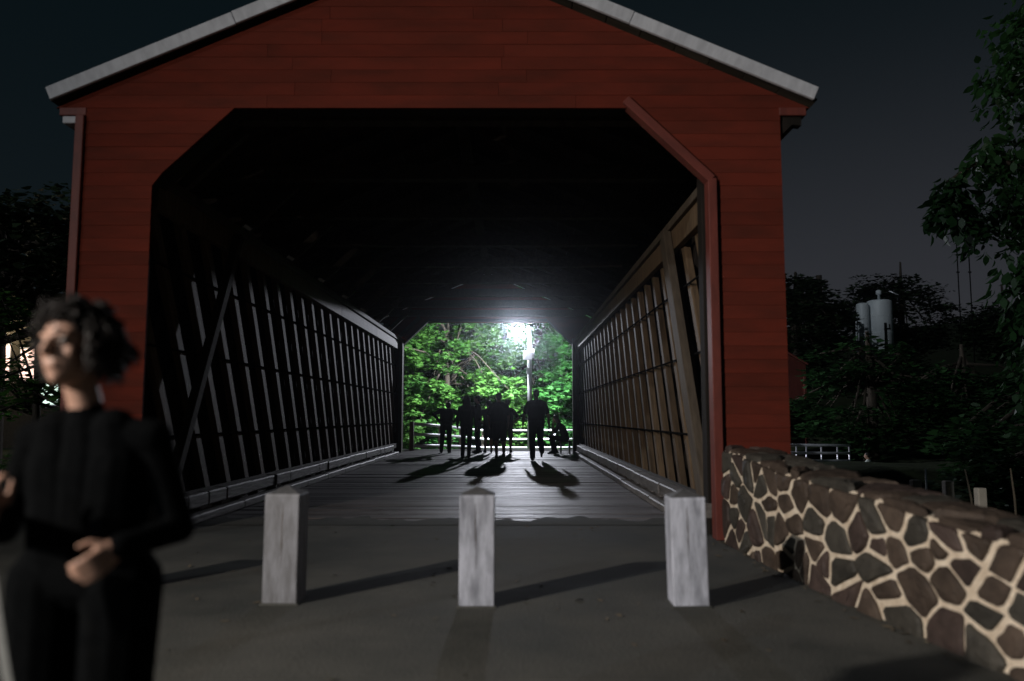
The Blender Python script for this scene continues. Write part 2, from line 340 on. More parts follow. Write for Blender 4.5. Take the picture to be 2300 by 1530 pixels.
# lattice trusses
TI = 2.90; LZ0, LZ1 = -.02, 3.50; run = (LZ1 - LZ0) / math.tan(R(60))
for s in (-1, 1):
    for lay, dirn in ((0, 1), (1, -1)):
        xx = s * (TI + .045 + lay * .10); d = dirn * (1 if s < 0 else -1)
        y = -run + .2
        while y < BL:
            # a plank runs from (ya, LZ0) to (yb, LZ1)
            ya, yb = (y + run, y) if d > 0 else (y, y + run)
            za, zb = LZ0, LZ1; lo, hi = .36, BL - .36
            def clip(ya, za, yb, zb):
                for L, sg in ((lo, 1), (hi, -1)):
                    fa, fb = sg * (ya - L), sg * (yb - L)
                    if fa < 0 and fb < 0: return None
                    if fa < 0: t = fa / (fa - fb); ya, za = ya + t * (yb - ya), za + t * (zb - za)
                    elif fb < 0: t = fb / (fb - fa); yb, zb = yb + t * (ya - yb), zb + t * (za - zb)
                return ya, za, yb, zb
            c = clip(ya, za, yb, zb)
            if c and math.hypot(c[2] - c[0], c[3] - c[1]) > .35:
                beam('lattice_plank', (xx, c[0], c[1]), (xx, c[2], c[3]), .135, .085, M['sidein'] if lay else M['truss'], B, side=(1, 0, 0))  # outer planks take the near-black boarding colour in place of shade
            y += .72 * random.uniform(.97, 1.03) if lay else .72
    x0, x1 = sorted((s * (TI - .09), s * (TI - .002)))
    for k in range(4):
        y0 = .34 + k * (BL - .68) / 4; y1 = y0 + (BL - .68) / 4 - .006
        bb('top_chord', x0, x1, y0, y1, 3.24, 3.50, M['truss']); bb('bottom_chord', x0, x1, y0, y1, .16, .30, M['dark'])
    bb('wall_plate', *sorted((s * (TI - .14), s * (TI + .24))), .33, BL - .33, 3.502, 3.60, M['old'])
    for z in (.93, 1.86, 2.72):
        o = tube('tie_rod', [(s * (TI - .018), .4, z), (s * (TI - .018), BL - .4, z)], .013, M['iron'], B, 8)
    xb = s * (TI - .145)
    beam('end_brace', (xb, .55, .02), (xb, 2.55, 3.45), .26 if s > 0 else .12, .10, M['old'] if s > 0 else M['dark'], B, side=(1, 0, 0))  # left brace gets the darker timber colour in place of shade
    if s > 0: bb('end_post', xb - .06, xb + .055, .33, .52, 0, 3.6, M['sidein'])  # near post coloured near black in place of shade
    bb('end_post', xb - .06, xb + .055, BL - .52, BL - .33, 0, 3.6, M['old'])
# kerbs: ledge timber, blocks and an upper timber in lengths
for s in (-1, 1):
    y = .75; end = BL - 1.9
    while y < end:
        L = min(random.uniform(1.1, 1.9), end - y)
        bb('kerb_ledge', *sorted((s * 2.575, s * 2.80)), y, y + L - .012, .002, .095 + random.uniform(-.008, .008), M['kerb'], bev=.012); y += L
    y = .78
    while y < end - .3:
        bb('kerb_block', *sorted((s * 2.69, s * 2.79)), y, y + .34, .104, .15, M['kerb']); y += random.uniform(.62, .78)
    y = .3; end = BL - 2.5
    while y < end:
        L = min(random.uniform(.55, 1.25), end - y); j = random.uniform(-.01, .01)
        bb('kerb_timber', *sorted((s * (2.645 + j), s * 2.805)), y, y + L - .010, .15, .30 + random.uniform(-.006, .006), M['kerb'], bev=.014); y += L
# deck: transverse planks
y = 1.18
while y < BL + .18:
    w = random.uniform(.17, .23); j = random.uniform(-.007, .004)
    o = bb('deck_plank', -2.82, 2.82, y, y + w - .010, -.075 + j, .0 + j, M['deck'], bev=.010)
    o.rotation_euler = (random.uniform(-.012, .012), random.uniform(-.0012, .0012), random.uniform(-.001, .001)); y += w
for x in (-2.4, -1.2, 0, 1.2, 2.4): bb('deck_beam', x - .12, x + .12, 1.1, BL + .1, -.48, -.09, M['dark'])
bb('abutment', -3.5, 3.2, BL + .05, BL + .23, -2.6, -.10, M['stone3']); bb('abutment', -3.5, 3.2, 1.172, 1.40, -2.6, -.49, M['stone3'])

# washed-in grit that runs out unevenly over the first planks
rg = random.Random(8); V, F = [], []; na = 70
for i in range(na + 1):
    x = X0 - 2.56 + 5.12 * i / na; e = 9.05 + .16 * math.sin(i * .37) + .10 * math.sin(i * 1.13 + 1) + rg.uniform(-.07, .07)
    V += [(x, 8.55, .004), (x, 8.8, .010), (x, e, .0065)]
for i in range(na):
    a = i * 3; F += [(a, a + 3, a + 4, a + 1), (a + 1, a + 4, a + 5, a + 2)]
tag(link('pavement', mesh('pavement', V, F, M['concrete'])), 'grit washed unevenly over the first deck planks', kind='structure')

# ------------------------------------------------------------------ stone wall beside the approach
def wall_base(t):       # t 0 at the bridge, 1 past the frame edge
    return Vector((1.945 + .06 * t + .53 * t * t, 7.42 - 5.6 * t, 0))
WL = 5.65; WT = .46
def wall_h(t): return .835 - .36 * t + .012 * math.sin(t * 17)
WALL = empty('stone_wall', (1.945, 7.42, 0)); tag(WALL, 'low field stone wall with thick cream mortar joints beside the approach', 'wall')
org = Vector((1.945, 7.42, 0))
def wframe(t):
    p = wall_base(t); d = (wall_base(t + .01) - wall_base(t - .01)).normalized(); n = Vector((d.y, -d.x, 0))
    if n.x > 0: n = -n
    return p, d, n
NS = 40; V, F = [], []
for i in range(NS + 1):
    t = i / NS; p, d, n = wframe(t); h = wall_h(t)
    for off, z in ((0, -.08), (0, h - .03), (-.03, h), (-WT + .03, h), (-WT, h - .03), (-WT, -1.0)): V.append(p + n * off + Vector((0, 0, z)) - org)
for i in range(NS):
    for k in range(5): a = i * 6 + k; F.append((a, a + 1, a + 7, a + 6))
F += [(5, 4, 3, 2, 1, 0), tuple(NS * 6 + k for k in range(6))]
link('mortar_bed', mesh('mortar_bed', V, F, M['mortar']), WALL)
def clip_poly(poly, p, n):
    res = []
    for i in range(len(poly)):
        a, b = poly[i], poly[(i + 1) % len(poly)]; da, db = (a - p).dot(n), (b - p).dot(n)
        if da <= 0: res.append(a)
        if da * db < 0: res.append(a + (b - a) * (da / (da - db)))
    return res
def voronoi(W_, H_, sx, sy, joint, keep=lambda c: True, rnd=random):
    pts = []
    nyr = max(1, round(H_ / sy)); nxr = max(1, round(W_ / sx))
    for j in range(nyr):
        for i in range(nxr):
            if rnd.random() < .22: continue
            pts.append(Vector(((i + .5 + (.25 if j % 2 else -.25) + rnd.uniform(-.46, .46)) * W_ / nxr, (j + .5 + rnd.uniform(-.48, .48)) * H_ / nyr)))
    polys = []
    for i, p in enumerate(pts):
        poly = [Vector((0, 0)), Vector((W_, 0)), Vector((W_, H_)), Vector((0, H_))]
        for j, q in enumerate(pts):
            if i == j or (p - q).length > 4 * max(sx, sy): continue
            n = (q - p); L = n.length; n = n / L
            poly = clip_poly(poly, p + n * (L / 2 - joint * rnd.uniform(.45, 1.35)), n)
            if len(poly) < 3: break
        if len(poly) >= 3: polys.append(poly)
    return polys
def soften(poly, rnd, amt=.14):
    res = []
    for i in range(len(poly)):
        a, b, c = poly[i - 1], poly[i], poly[(i + 1) % len(poly)]
        u, v = a - b, c - b; k = amt * rnd.uniform(.5, 1.3)
        res.append(b + u * min(k, .05 / max(u.length, 1e-4) + .08)); res.append(b + v * min(k, .05 / max(v.length, 1e-4) + .08))
    res2 = []
    for i in range(len(res)):
        a, b = res[i], res[(i + 1) % len(res)]
        res2.append(a)
        if (b - a).length > .09:
            nrm = Vector((-(b - a).y, (b - a).x)).normalized(); res2.append((a + b) / 2 + nrm * rnd.uniform(-.007, .009))
    return res2
rs = random.Random(21)
def put_stones(polys, place, proud, name):
    for poly in polys:
        poly = soften(poly, rs); n = len(poly)
        if n < 4: continue
        c = sum(poly, Vector((0, 0))) / n
        if sum((p - c).length for p in poly) / n < .03: continue
        pr = proud * rs.uniform(.5, 1.3); tx, ty = rs.uniform(-.05, .05), rs.uniform(-.05, .05)
        V = [place(p.x, p.y, -.02) for p in poly] + [place(p.x, p.y, pr * .55 + tx * (p.x - c.x) * .4) for p in poly]
        V += [place(c.x + (p.x - c.x) * .90, c.y + (p.y - c.y) * .90, pr + tx * (p.x - c.x) + ty * (p.y - c.y)) for p in poly]
        F = [(i, (i + 1) % n, n + (i + 1) % n, n + i) for i in range(n)] + [(n + i, n + (i + 1) % n, 2 * n + (i + 1) % n, 2 * n + i) for i in range(n)]
        V += [place(c.x + (p.x - c.x) * .55, c.y + (p.y - c.y) * .55, pr * rs.uniform(1.05, 1.5) + tx * (p.x - c.x) * .5 + ty * (p.y - c.y) * .5) for p in poly]
        F += [(2 * n + i, 2 * n + (i + 1) % n, 3 * n + (i + 1) % n, 3 * n + i) for i in range(n)]
        F.append(tuple(range(3 * n, 4 * n)))
        link(name, mesh(name, V, F, rs.choices([M['stone'], M['stone2'], M['stone3']], [5, 2, 3])[0]), WALL)
def face_place(s, v, o):
    t = s / WL; p, d, n = wframe(t); h = wall_h(t)
    return p + n * o + Vector((0, 0, -.05 + v * (h + .04))) - org
put_stones(voronoi(WL - .3, 1.0,   .185, .27, .0225, rnd=rs), face_place, .024, 'stone')
def top_place(s, v, o):
    t = s / WL; p, d, n = wframe(t)
    return p - n * (.015 + v) + Vector((0, 0, wall_h(t) + o)) - org
put_stones(voronoi(WL - .3, WT - .03, .24, .20, .015, rnd=rs), top_place, .030, 'cap_stone')

# ------------------------------------------------------------------ bollards
def bollard(x, y, rz, lean, label, h=.715, w=.215, paint='bollard'):
    t = empty('bollard', (x, y, 0), rz); tag(t, label, 'bollard', 'white bollards across the bridge approach')
    t.rotation_euler = (lean[0], lean[1], rz)
    a = w / 2; b = a - .012
    prof = [(a, -.05), (a, h - .060), (a - .006, h - .047)]
    V = []
    for r, z in prof: V += [(-r, -r, z), (r, -r, z), (r, r, z), (-r, r, z)]
    V.append((0, 0, h)); F = []
    for i in range(2):
        for k in range(4): F.append((i * 4 + k, i * 4 + (k + 1) % 4, (i + 1) * 4 + (k + 1) % 4, (i + 1) * 4 + k))
    me = mesh('post', V, F, M[paint]); bm = bmesh.new(); bm.from_mesh(me)
    bmesh.ops.bevel(bm, geom=[e for e in bm.edges if abs((e.verts[0].co - e.verts[1].co).z) > .3], offset=.006, segments=1, affect='EDGES'); bm.to_mesh(me); bm.free()
    link('post', me, t)
    box('base_collar', -a - .012, a + .012, -a - .014, a + .012, -.02, .011, M['concrete'], t, .004)
    k = a - .006; z = h - .047
    link('cap', mesh('cap', [(-k, -k, z), (k, -k, z), (k, k, z), (-k, k, z), (0, 0, h)], [(0, 1, 4), (1, 2, 4), (2, 3, 4), (3, 0, 4)], M['capwood']), t)
    # drying check down the front of the timber
    # drying check: a thin wandering split down the front of the timber
    rg = random.Random(int(x * 100)); V = []; F = []; nn = 12; cx = rg.uniform(-.01, .012)
    for i in range(nn):
        f = i / (nn - 1); cx += rg.uniform(-.003, .003); ww = .0032 * math.sin(math.pi * (.12 + .76 * f)) * rg.uniform(.5, 1.2) * (1 if f > .3 else .5)
        zz = .22 + f * (h - .32); V += [(cx - ww, -a - .0012, zz), (cx + ww, -a - .0012, zz)]
    link('crack', mesh('crack', V, [(2 * i, 2 * i + 1, 2 * i + 3, 2 * i + 2) for i in range(nn - 1)], M['old']), t)
    return t
bollard(-1.42, 5.10, R(-1), (0, R(.3)), 'square bollard nearest the dark-haired person, paint darkened for weaker light', paint='bollard_dim')
bollard(-.215, 5.03, R(1), (0, R(.1)), 'white square bollard in the middle of the approach')
bollard(1.085, 5.03, R(-1), (0, R(-1.1)), 'white square bollard standing next to the stone wall', .70)
bollard(-2.86, 5.10, R(1), (0, 0), 'white square bollard hidden behind the dark-haired person')

def litter():
    V, F = [], []; rg = random.Random(17)
    for i in range(150):
        if rg.random() < .45:
            t = rg.random(); p = wall_base(t); x, y = p.x - abs(rg.gauss(0, .10)) - .02, p.y
        else: x, y = rg.uniform(-3.3, 1.8), rg.uniform(3.6, 8.5)
        a = rg.uniform(0, 6.28); L = rg.uniform(.015, .04); c, s_ = math.cos(a), math.sin(a); k = len(V); w = L * .4
        for u, v, z in ((-L, 0, .004), (0, -w, .006 + rg.random() * .008), (L, 0, .004 + rg.random() * .012), (0, w, .005)): V.append((x + u * c - v * s_, y + u * s_ + v * c, z))
        F.append((k, k + 1, k + 2, k + 3))
    tag(link('leaf_litter', mesh('leaf_litter', V, F, M['tan'])), 'scattered dry leaves on the concrete approach', 'leaves', kind='stuff')
litter()

# ------------------------------------------------------------------ lamps
def lamp_light(name, loc, power, col, size, parent=None):
    d = bpy.data.lights.new(name, 'POINT'); d.energy = power; d.color = col; d.shadow_soft_size = size
    o = bpy.data.objects.new(name, d); C.objects.link(o); o.location = loc
    if parent: o.parent = parent
    return o
sl = empty('street_lamp', (.86, 38.5, -.45)); tag(sl, 'white lamp pole with glaring lamp head and meter box beyond the bridge', 'street lamp')
tube('pole', [(0, 0, -.75), (0, 0, 3), (0, 0, 5.95)], [.125, .115, .095], M['steel'], sl, 14)
box('meter_box', -.32, .12, -.34, -.13, 4.28, 4.72, M['steel'], sl, .01); box('junction_box', -.17, .10, -.26, -.12, 3.60, 3.90, M['steel'], sl, .01)
box('bracket', .09, .22, -.12, .12, 4.40, 4.80, M['steel'], sl, .01)
tube('arm', [(0, 0, 5.55), (-.25, 0, 5.80), (-.52, 0, 5.84)], .032, M['steel'], sl, 10)
lathe('lamp_hood', [(.05, .17), (.19, .14), (.24, .07), (.24, .02)], M['steel'], sl, 20, (-.64, 0, 5.68))
o = lathe('lens', [(.03, -.25), (.13, -.21), (.20, -.10), (.215, .015)], M['lamplens'], sl, 20, (-.64, 0, 5.68))
lamp_light('lamp_light', (-.64, -.36, 5.64), LAMP_W, (.85, .88, 1.0), .10, sl)
d = bpy.data.lights.new('tree_fill_beam', 'SPOT'); d.energy = TREE_FILL_W; d.color = (.84, .94, 1.0); d.spot_size = R(165); d.spot_blend = .5; d.shadow_soft_size = .10  # added beam that brightens the maples, besides the lamp's own light
o = bpy.data.objects.new('tree_fill_beam', d); C.objects.link(o); o.parent = sl; o.location = (-.64, .30, 5.50); o.rotation_euler = Vector((-.15, .85, -.42)).to_track_quat('-Z', 'Y').to_euler()

fl = empty('flood_light', (FLOOD.x - .3, FLOOD.y - .25, 0)); tag(fl, 'warm floodlight on a steel pole left of the approach', 'street lamp')
tube('pole', [(0, 0, -.1), (0, 0, 4.3)], [.08, .06], M['steel'], fl, 12); tube('arm', [(0, 0, 4.2), (.2, .17, 4.2)], .03, M['steel'], fl, 8)
hd = link('lamp_head', box_mesh(.34, .26, .14, M['steel'], .02), fl, (.22, .18, 4.06)); dirv = (FLOOD_AIM - FLOOD).normalized()
hd.rotation_euler = dirv.to_track_quat('-Z', 'Y').to_euler()
ln = link('lens', box_mesh(.28, .20, .01, M['floodlens'], 0), fl, Vector((.22, .18, 4.06)) + dirv * .076); ln.rotation_euler = hd.rotation_euler
d = bpy.data.lights.new('flood_beam', 'SPOT'); d.energy = FLOOD_W; d.color = (1.0, .91, .82); d.spot_size = R(106); d.spot_blend = 1.0; d.shadow_soft_size = .09
o = bpy.data.objects.new('flood_beam', d); C.objects.link(o); o.parent = fl; o.location = Vector((.22, .18, 4.06)) + dirv * .10; o.rotation_euler = dirv.to_track_quat('-Z', 'Y').to_euler()

# ------------------------------------------------------------------ railings
def railing(name, pts, tops, mids, post_at, label, group=None, r=.05, post_m=None, ground=-.45):
    t = empty(name, (pts[0][0], pts[0][1], ground)); tag(t, label, 'railing', group); o = Vector((pts[0][0], pts[0][1], ground))
    for zs in [tops] + mids:
        tube('rail', [Vector((p[0], p[1], z)) - o for p, z in zip(pts, zs)], r, M['railpaint'], t, 10)
    for (x, y, z0, z1, m, rr) in post_at: tube('post', [Vector((x, y, z0)) - o, Vector((x, y, z1)) - o], rr, m, t, 10)
    return t
railing('guard_rail', [(-3.30, 26.9), (-2.80, 31.0), (-2.25, 35.0), (-1.75, 38.9), (-1.45, 40.1), (.75, 40.3)], [.88, .76, .62, .47, .42, .41], [[.53, .40, .24, .06, -.01, -.03], [.14, .0, -.18, -.36, -.43, -.45]],
        [(-3.36, 26.85, -.5, .95, M['postwood'], .075), (-2.80, 31.06, -.9, .80, M['postwood'], .06), (-2.25, 35.06, -1.1, .66, M['postwood'], .06), (-1.47, 40.2, -1.2, .46, M['postwood'], .06)], 'white three-bar pipe railing running back from a wood post behind the walkers', r=.055)
railing('guard_rail', [(.78, 40.3), (3.4, 40.5)], [.42, .42], [[-.02, -.02], [-.44, -.44]],
        [(.95, 40.36, -1.2, .42, M['railpaint'], .045), (2.15, 40.44, -1.2, .42, M['railpaint'], .045), (3.3, 40.53, -1.2, .42, M['railpaint'], .045)], 'straight white pipe railing behind the big walking man', r=.05)
railing('guard_rail', [(9.75, 29.6), (11.2, 29.9), (12.70, 30.2)], [.07, .06, .04], [[-.22, -.23, -.25], [-.5, -.52, -.53]],
        [(x, 29.6 + (x - 9.75) * .2 + .04, -1.3, .05, M['pipe'], .03) for x in (10.02, 10.55, 10.95, 11.55, 12.2, 12.68)], 'white pipe railing on the far bank right of the bridge', ground=-.9)
for x, y, z, h, lab in ((5.5, 11.0, .28, 1.0, 'short pale post nearest the bridge behind the stone wall'), (6.05, 11.2, .25, 1.0, 'middle short pale post behind the stone wall'), (6.32, 10.9, .18, 1.0, 'short pale post furthest from the bridge behind the stone wall')):
    tag(box('marker_post', x - .06, x + .06, y - .06, y + .06, z - h, z, M['cream'], None, .012), lab, 'post', 'short posts behind the wall')
for x, y, z, dx, m, lab in ((5.70, 11.1, .42, 0, M['pipe'], 'thin white reflector stake behind the stone wall'), (6.25, 11.05, .42, .06, M['tan'], 'thin tan stake leaning among the posts behind the wall'), (6.95, 11.2, .42, .03, M['tan'], 'thin tan stake at the edge of the reeds')):
    tag(tube('stake', [(x + dx, y, z - 1.1), (x + dx * .5, y, z - .4), (x - dx * .6, y, z)], [.016, .016, .01], m, None, 6), lab, 'stake', 'stakes behind the wall')

# ------------------------------------------------------------------ foliage
MAPLE = np.array([(0, 0), (.16, .06), (.46, .02), (.36, .26), (.52, .48), (.24, .50), (.0, 1.0), (-.24, .50), (-.52, .48), (-.36, .26), (-.46, .02), (-.16, .06)])
OVAL = np.array([(0, 0), (.26, .30), (.24, .62), (0, 1.0), (-.24, .62), (-.26, .30)])
def leaves(name, centres, m, parent, leaf, n_each, spread, size, droop=.5, rng=None, flat=.45, size_var=.35):
    """leaf blades scattered round each centre; centres: (n,3)"""
    rng = rng or np.random.default_rng(3)
    centres = np.asarray(centres, float); nC = len(centres); N = nC * n_each; k = len(leaf)
    c = np.repeat(centres, n_each, axis=0)
    d = rng.normal(0, 1, (N, 3)); d /= np.linalg.norm(d, axis=1)[:, None]; d *= (rng.random(N) ** .5)[:, None]
    sp = np.repeat(spread * (0.7 + .6 * rng.random(nC)), n_each)
    pos = c + d * sp[:, None] * np.array([1, 1, flat]); pos[:, 2] -= droop * sp * (d[:, 0] ** 2 + d[:, 1] ** 2) * .5
    az = np.arctan2(d[:, 1], d[:, 0]) + rng.normal(0, .9, N); pitch = -droop * (.25 + .8 * rng.random(N)); roll = rng.normal(0, .38, N)
    ya = np.stack([np.cos(az) * np.cos(pitch), np.sin(az) * np.cos(pitch), np.sin(pitch)], 1)
    xa = np.stack([-np.sin(az), np.cos(az), np.zeros(N)], 1); za = np.cross(xa, ya)
    xr = xa * np.cos(roll)[:, None] + za * np.sin(roll)[:, None]
    s = size * (1 + size_var * (rng.random(N) * 2 - 1))
    V = pos[:, None, :] + (xr[:, None, :] * leaf[None, :, 0:1] + ya[:, None, :] * leaf[None, :, 1:2]) * s[:, None, None]
    zf = np.cross(xr, ya); V += zf[:, None, :] * (np.abs(leaf[None, :, 0:1]) * .35 - (leaf[None, :, 1:2] ** 2) * .22) * s[:, None, None]
    V = V.reshape(-1, 3)
    me = bpy.data.meshes.new(name)
    me.vertices.add(N * k); me.vertices.foreach_set('co', V.ravel()); me.loops.add(N * k); me.loops.foreach_set('vertex_index', np.arange(N * k, dtype=np.int32))
    me.polygons.add(N); me.polygons.foreach_set('loop_start', np.arange(0, N * k, k, dtype=np.int32)); me.polygons.foreach_set('loop_total', np.full(N, k, dtype=np.int32))
    me.materials.append(m); me.update(calc_edges=True)
    return link(name, me, parent)
def limbs(name, base, top, r, targets, parent, rnd):
    V, F = [], []
    def addt(pts, rad, n=8):
        v, f = tube_geo(pts, rad, n); o = len(V); V.extend(v); F.extend([tuple(i + o for i in q) for q in f])
    base, top = Vector(base), Vector(top); mid = (base + top) / 2 + Vector((rnd.uniform(-.2, .2), rnd.uniform(-.2, .2), 0))
    addt([base, base + Vector((0, 0, .3)), mid, top], [r * 1.25, r, r * .75, r * .25], 12)
    for t in targets:
        t = Vector(t); u = rnd.uniform(.3, .9); s = base.lerp(top, u) if u > .5 else mid.lerp(top, rnd.random() * .5)
        mm = s.lerp(t, .5) + Vector((0, 0, .12 * (t - s).length * rnd.uniform(.2, 1)))
        addt([s, mm, t], [r * .32, r * .2, r * .06], 6)
    return link(name, mesh(name, V, F, M['bark'], True), parent)
def tree(name, label, loc, h, blobs, m, leaf, n_c, n_each, spread, size, seed, r=.2, group=None, droop=.5, shell=.55, cat='tree', flat=.45):
    """blobs: crown volumes (x, y, z, rx, ry, rz) round the base"""
    t = empty(name, loc); tag(t, label, cat, group)
    rng = np.random.default_rng(seed); rnd = random.Random(seed); cs = []
    vol = np.array([b[3] * b[4] * b[5] for b in blobs]) ** .67; vol /= vol.sum()
    for b, w in zip(blobs, vol):
        n = max(3, int(n_c * w)); d = rng.normal(0, 1, (n, 3)); d /= np.linalg.norm(d, axis=1)[:, None]
        rr = shell + (1 - shell) * rng.random(n)
        cs.append(np.array(b[:3]) + d * rr[:, None] * np.array(b[3:]))
    cs = np.concatenate(cs); cs = cs[cs[:, 2] > .1]
    tg = cs[rng.choice(len(cs), min(len(cs), 26), replace=False)]
    limbs('trunk', (0, 0, -.3), (0, 0, h * .85), r, tg, t, rnd)
    leaves('crown', cs, m, t, leaf, n_each, spread, size, droop, rng, flat)
    return t
# the lamp-lit maples seen through the bridge
tree('maple_tree', 'bright lamp-lit maple left of the lamp pole seen through the bridge', (-3.6, 44.6, -.9), 9, [(0, 0, 5, 3.8, 2.8, 4.2), (2.8, -2.2, 3.0, 1.9, 1.5, 2.1), (-1.2, -2.4, 2.4, 2.4, 1.6, 2.2), (3.0, -.4, 6.2, 1.8, 1.8, 1.6), (-2.2,-2,5.2,1.6,1.4,1.5)], M['leafB'], MAPLE, 250, 60, .56, .25, 11, .24, 'lit maples beyond the bridge', .75)
tree('maple_tree', 'shaded maple standing deeper behind the lamp pole', (1.2, 48.5, -.9), 11, [(0, 0, 6.5, 4.5, 3.5, 4.5), (-3, 0, 3, 3, 2.5, 2.6), (3, 0, 3, 3, 2.5, 2.6)], M['leafA'], MAPLE, 210, 52, .75, .29, 12, .26, 'lit maples beyond the bridge', .7)
tree('maple_tree', 'lamp-lit maple right of the lamp pole at the edge of the opening', (5.0, 44.4, -.9), 8.5, [(0, 0, 4.6, 3.4, 3.2, 3.8), (-2.4, -1.6, 2.8, 2.2, 2, 1.5), (-1.8, -1.5, 1.0, 2.2, 1.6, 1.2)], M['leafA'], MAPLE, 190, 60, .58, .25, 13, .22, 'lit maples beyond the bridge', .75)
for i, (x, y, s, lab) in enumerate(((-5.8, 37.6, 1.2, 'lit leafy shrub low at the left end of the far railing'), (-3.0, 41.9, 1.2, 'lit leafy shrub below the maple behind the walkers'), (.2, 42.2, 1.15, 'lit leafy shrub at the foot of the lamp pole'), (3.2, 42.2, 1.2, 'lit leafy shrub behind the seated person'))):
    tree('shrub', lab, (x, y, -.95), 1.6 * s, [(0, 0, .8 * s, 1.4 * s, 1.1 * s, .9 * s)], M['leafA'] if i % 2 else M['leafB'], MAPLE, 46, 50, .42, .17, 30 + i, .05, 'shrubs under the lamp', .6, cat='shrub')
# backdrop wood behind the maples
G = 'dark trees around the bridge'
def dark(loc, h, blobs, seed, lab, m='leafD', n_c=130, n_each=36, spread=.8, size=.34, r=.28, droop=.5, name='tree'):
    return tree(name, lab, loc, h, blobs, M[m], OVAL, n_c, n_each, spread, size, seed, r, G, droop)
dark((-7, 58, 0), 15, [(0, 0, 8, 6, 4, 7)], 40, 'tall dark tree behind the lit maples on the left', spread=1.2, size=.5)
dark((3, 60, 0), 16, [(0, 0, 8.5, 6.5, 4, 8)], 41, 'tall dark tree behind the lamp pole', spread=1.2, size=.5)
dark((13, 55, 1), 13, [(0, 0, 7, 5, 4, 6)], 42, 'dark tree behind the bridge on the right', spread=1.1, size=.45)
# right bank skyline
dark((18.0, 50, 2.6), 9, [(0, 0, 4.4, 2.8, 2.6, 3.4), (-1.6, 0, 5.6, 1.8, 1.8, 2.0)], 43, 'dark feathery tree beside the bridge roof post on the skyline', n_c=110, spread=.9, size=.4)
dark((20.6, 54, 3.2), 8, [(0, 0, 3.6, 2.6, 2.4, 3.2)], 44, 'low dark tree left of the pale tank', spread=.9, size=.4)
dark((32.6, 66, 5.5), 10, [(0, 0, 3.8, 4.0, 3.4, 3.6), (-2.8, 0, 4.6, 2.0, 2.2, 2.8)], 45, 'round-topped dark tree behind the pale tank', n_c=230, spread=1.0, size=.42)
dark((38.5, 62, 5.5), 7, [(0, 0, 2.2, 3.6, 3, 2.4)], 46, 'dark tree right of the tank on the hillside', spread=1.0, size=.42)
dark((26.0, 53.5, 3.4), 3, [(0, 0, .9, 3.4, 1.6, .9)], 47, 'dark bush hiding the foot of the tank', n_c=110, spread=.7, size=.32)
dark((15.0, 33.5, -.4), 6, [(0, 0, 2.4, 3.4, 2.0, 2.4)], 48, 'dark bush right of the red shed', m='leafE', n_c=110, spread=.7, size=.3)
dark((12.2, 37.0, -.3), 3, [(0, 0, 1.1, 2.6, 1.2, 1.2), (1.6, 0, 1.5, 1.0, 1.0, .7)], 49, 'dark bush in front of the red shed', n_c=100, spread=.6, size=.28)
dark((21.5, 38, .3), 5, [(0, 0, 1.6, 4.6, 2.2, 1.7)], 50, 'broad dark tree below the tank', m='leafE', n_c=170, spread=.9, size=.36)
dark((26.5, 34, .2), 9, [(0, 0, 3.6, 4.0, 3, 3.8)], 51, 'dark tree at the right above the reeds', m='leafE', n_c=150, spread=.9, size=.36)
dark((14.2, 21, -.9), 4, [(0, 0, 1.4, 3.2, 1.8, 1.5)], 52, 'dark shrub mass on the far creek bank', m='leafE', n_c=110, spread=.6, size=.26)
dark((11.0, 15.5, -1.0), 3, [(0, 0, 1.1, 2.4, 1.5, 1.2)], 53, 'dark shrub near the stakes at the right edge', m='leafE', n_c=90, spread=.5, size=.22)
# big hanging tree at the right edge
rt = tree('hanging_tree', 'tall green tree with drooping leaf sprays at the right edge', (11.95, 16.2, -1), 11, [(0, 0, 8.2, 2.0, 2, 3.6), (-.4, 0, 4.0, 1.4, 1.6, 2.2), (-1.6, 0, 6.3, .9, .8, .7), (-.7, -.6, 9.6, 1.4, 1, 1.4), (.2, 0, 2.4, 1.3, 1.4, 1.8)], M['leafE'], OVAL, 260, 40, .52, .21, 60, .26, None, 1.5, flat=.9)
rng = np.random.default_rng(5)
leaves('branch_leaves', [(-2.75 + .16 * rng.normal(), .1 * rng.normal(), 6.7 + .3 * rng.normal()) for _ in range(7)] + [(-2.3, 0, 7.3), (-2.0, 0, 7.8), (-1.6, 0, 7.5), (-1.4, 0, 6.6), (-1.6, 0, 5.1), (-1.4, 0, 4.8)], M['leafE'], rt, OVAL, 44, .42, .30, 1.7, rng, 1.1)
tube('bough', [(0, 0, 6.0), (-1.1, 0, 7.3), (-2.1, 0, 7.5), (-2.9, 0, 7.0)], [.10, .07, .045, .02], M['bark'], rt, 7)
# left bank
dark((-11.4, 17.5, -.6), 7.5, [(0, 0, 5.3, 2.2, 1.8, 1.5), (2.0, .5, 4.9, 1.5, 1.5, 1.9)], 61, 'dark tree beside the bridge at the left edge', n_c=150, spread=.6, size=.26)
dark((-9.6, 16.0, -.6), 4.5, [(0, 0, 1.3, 2.6, 1.0, 1.3), (-1.0, 0, 3.9, 1.0, .8, .5), (0, 0, 2.8, 1.6, .9, .7)], 62, 'thin leafy tree in front of the lit house window', m='leafB', n_c=84, n_each=34, spread=.5, size=.17, r=.1)
dark((-20, 38, 0), 13, [(0, 0, 6.5, 5, 4, 6)], 63, 'tall dark tree behind the house on the left', spread=1.1, size=.45)
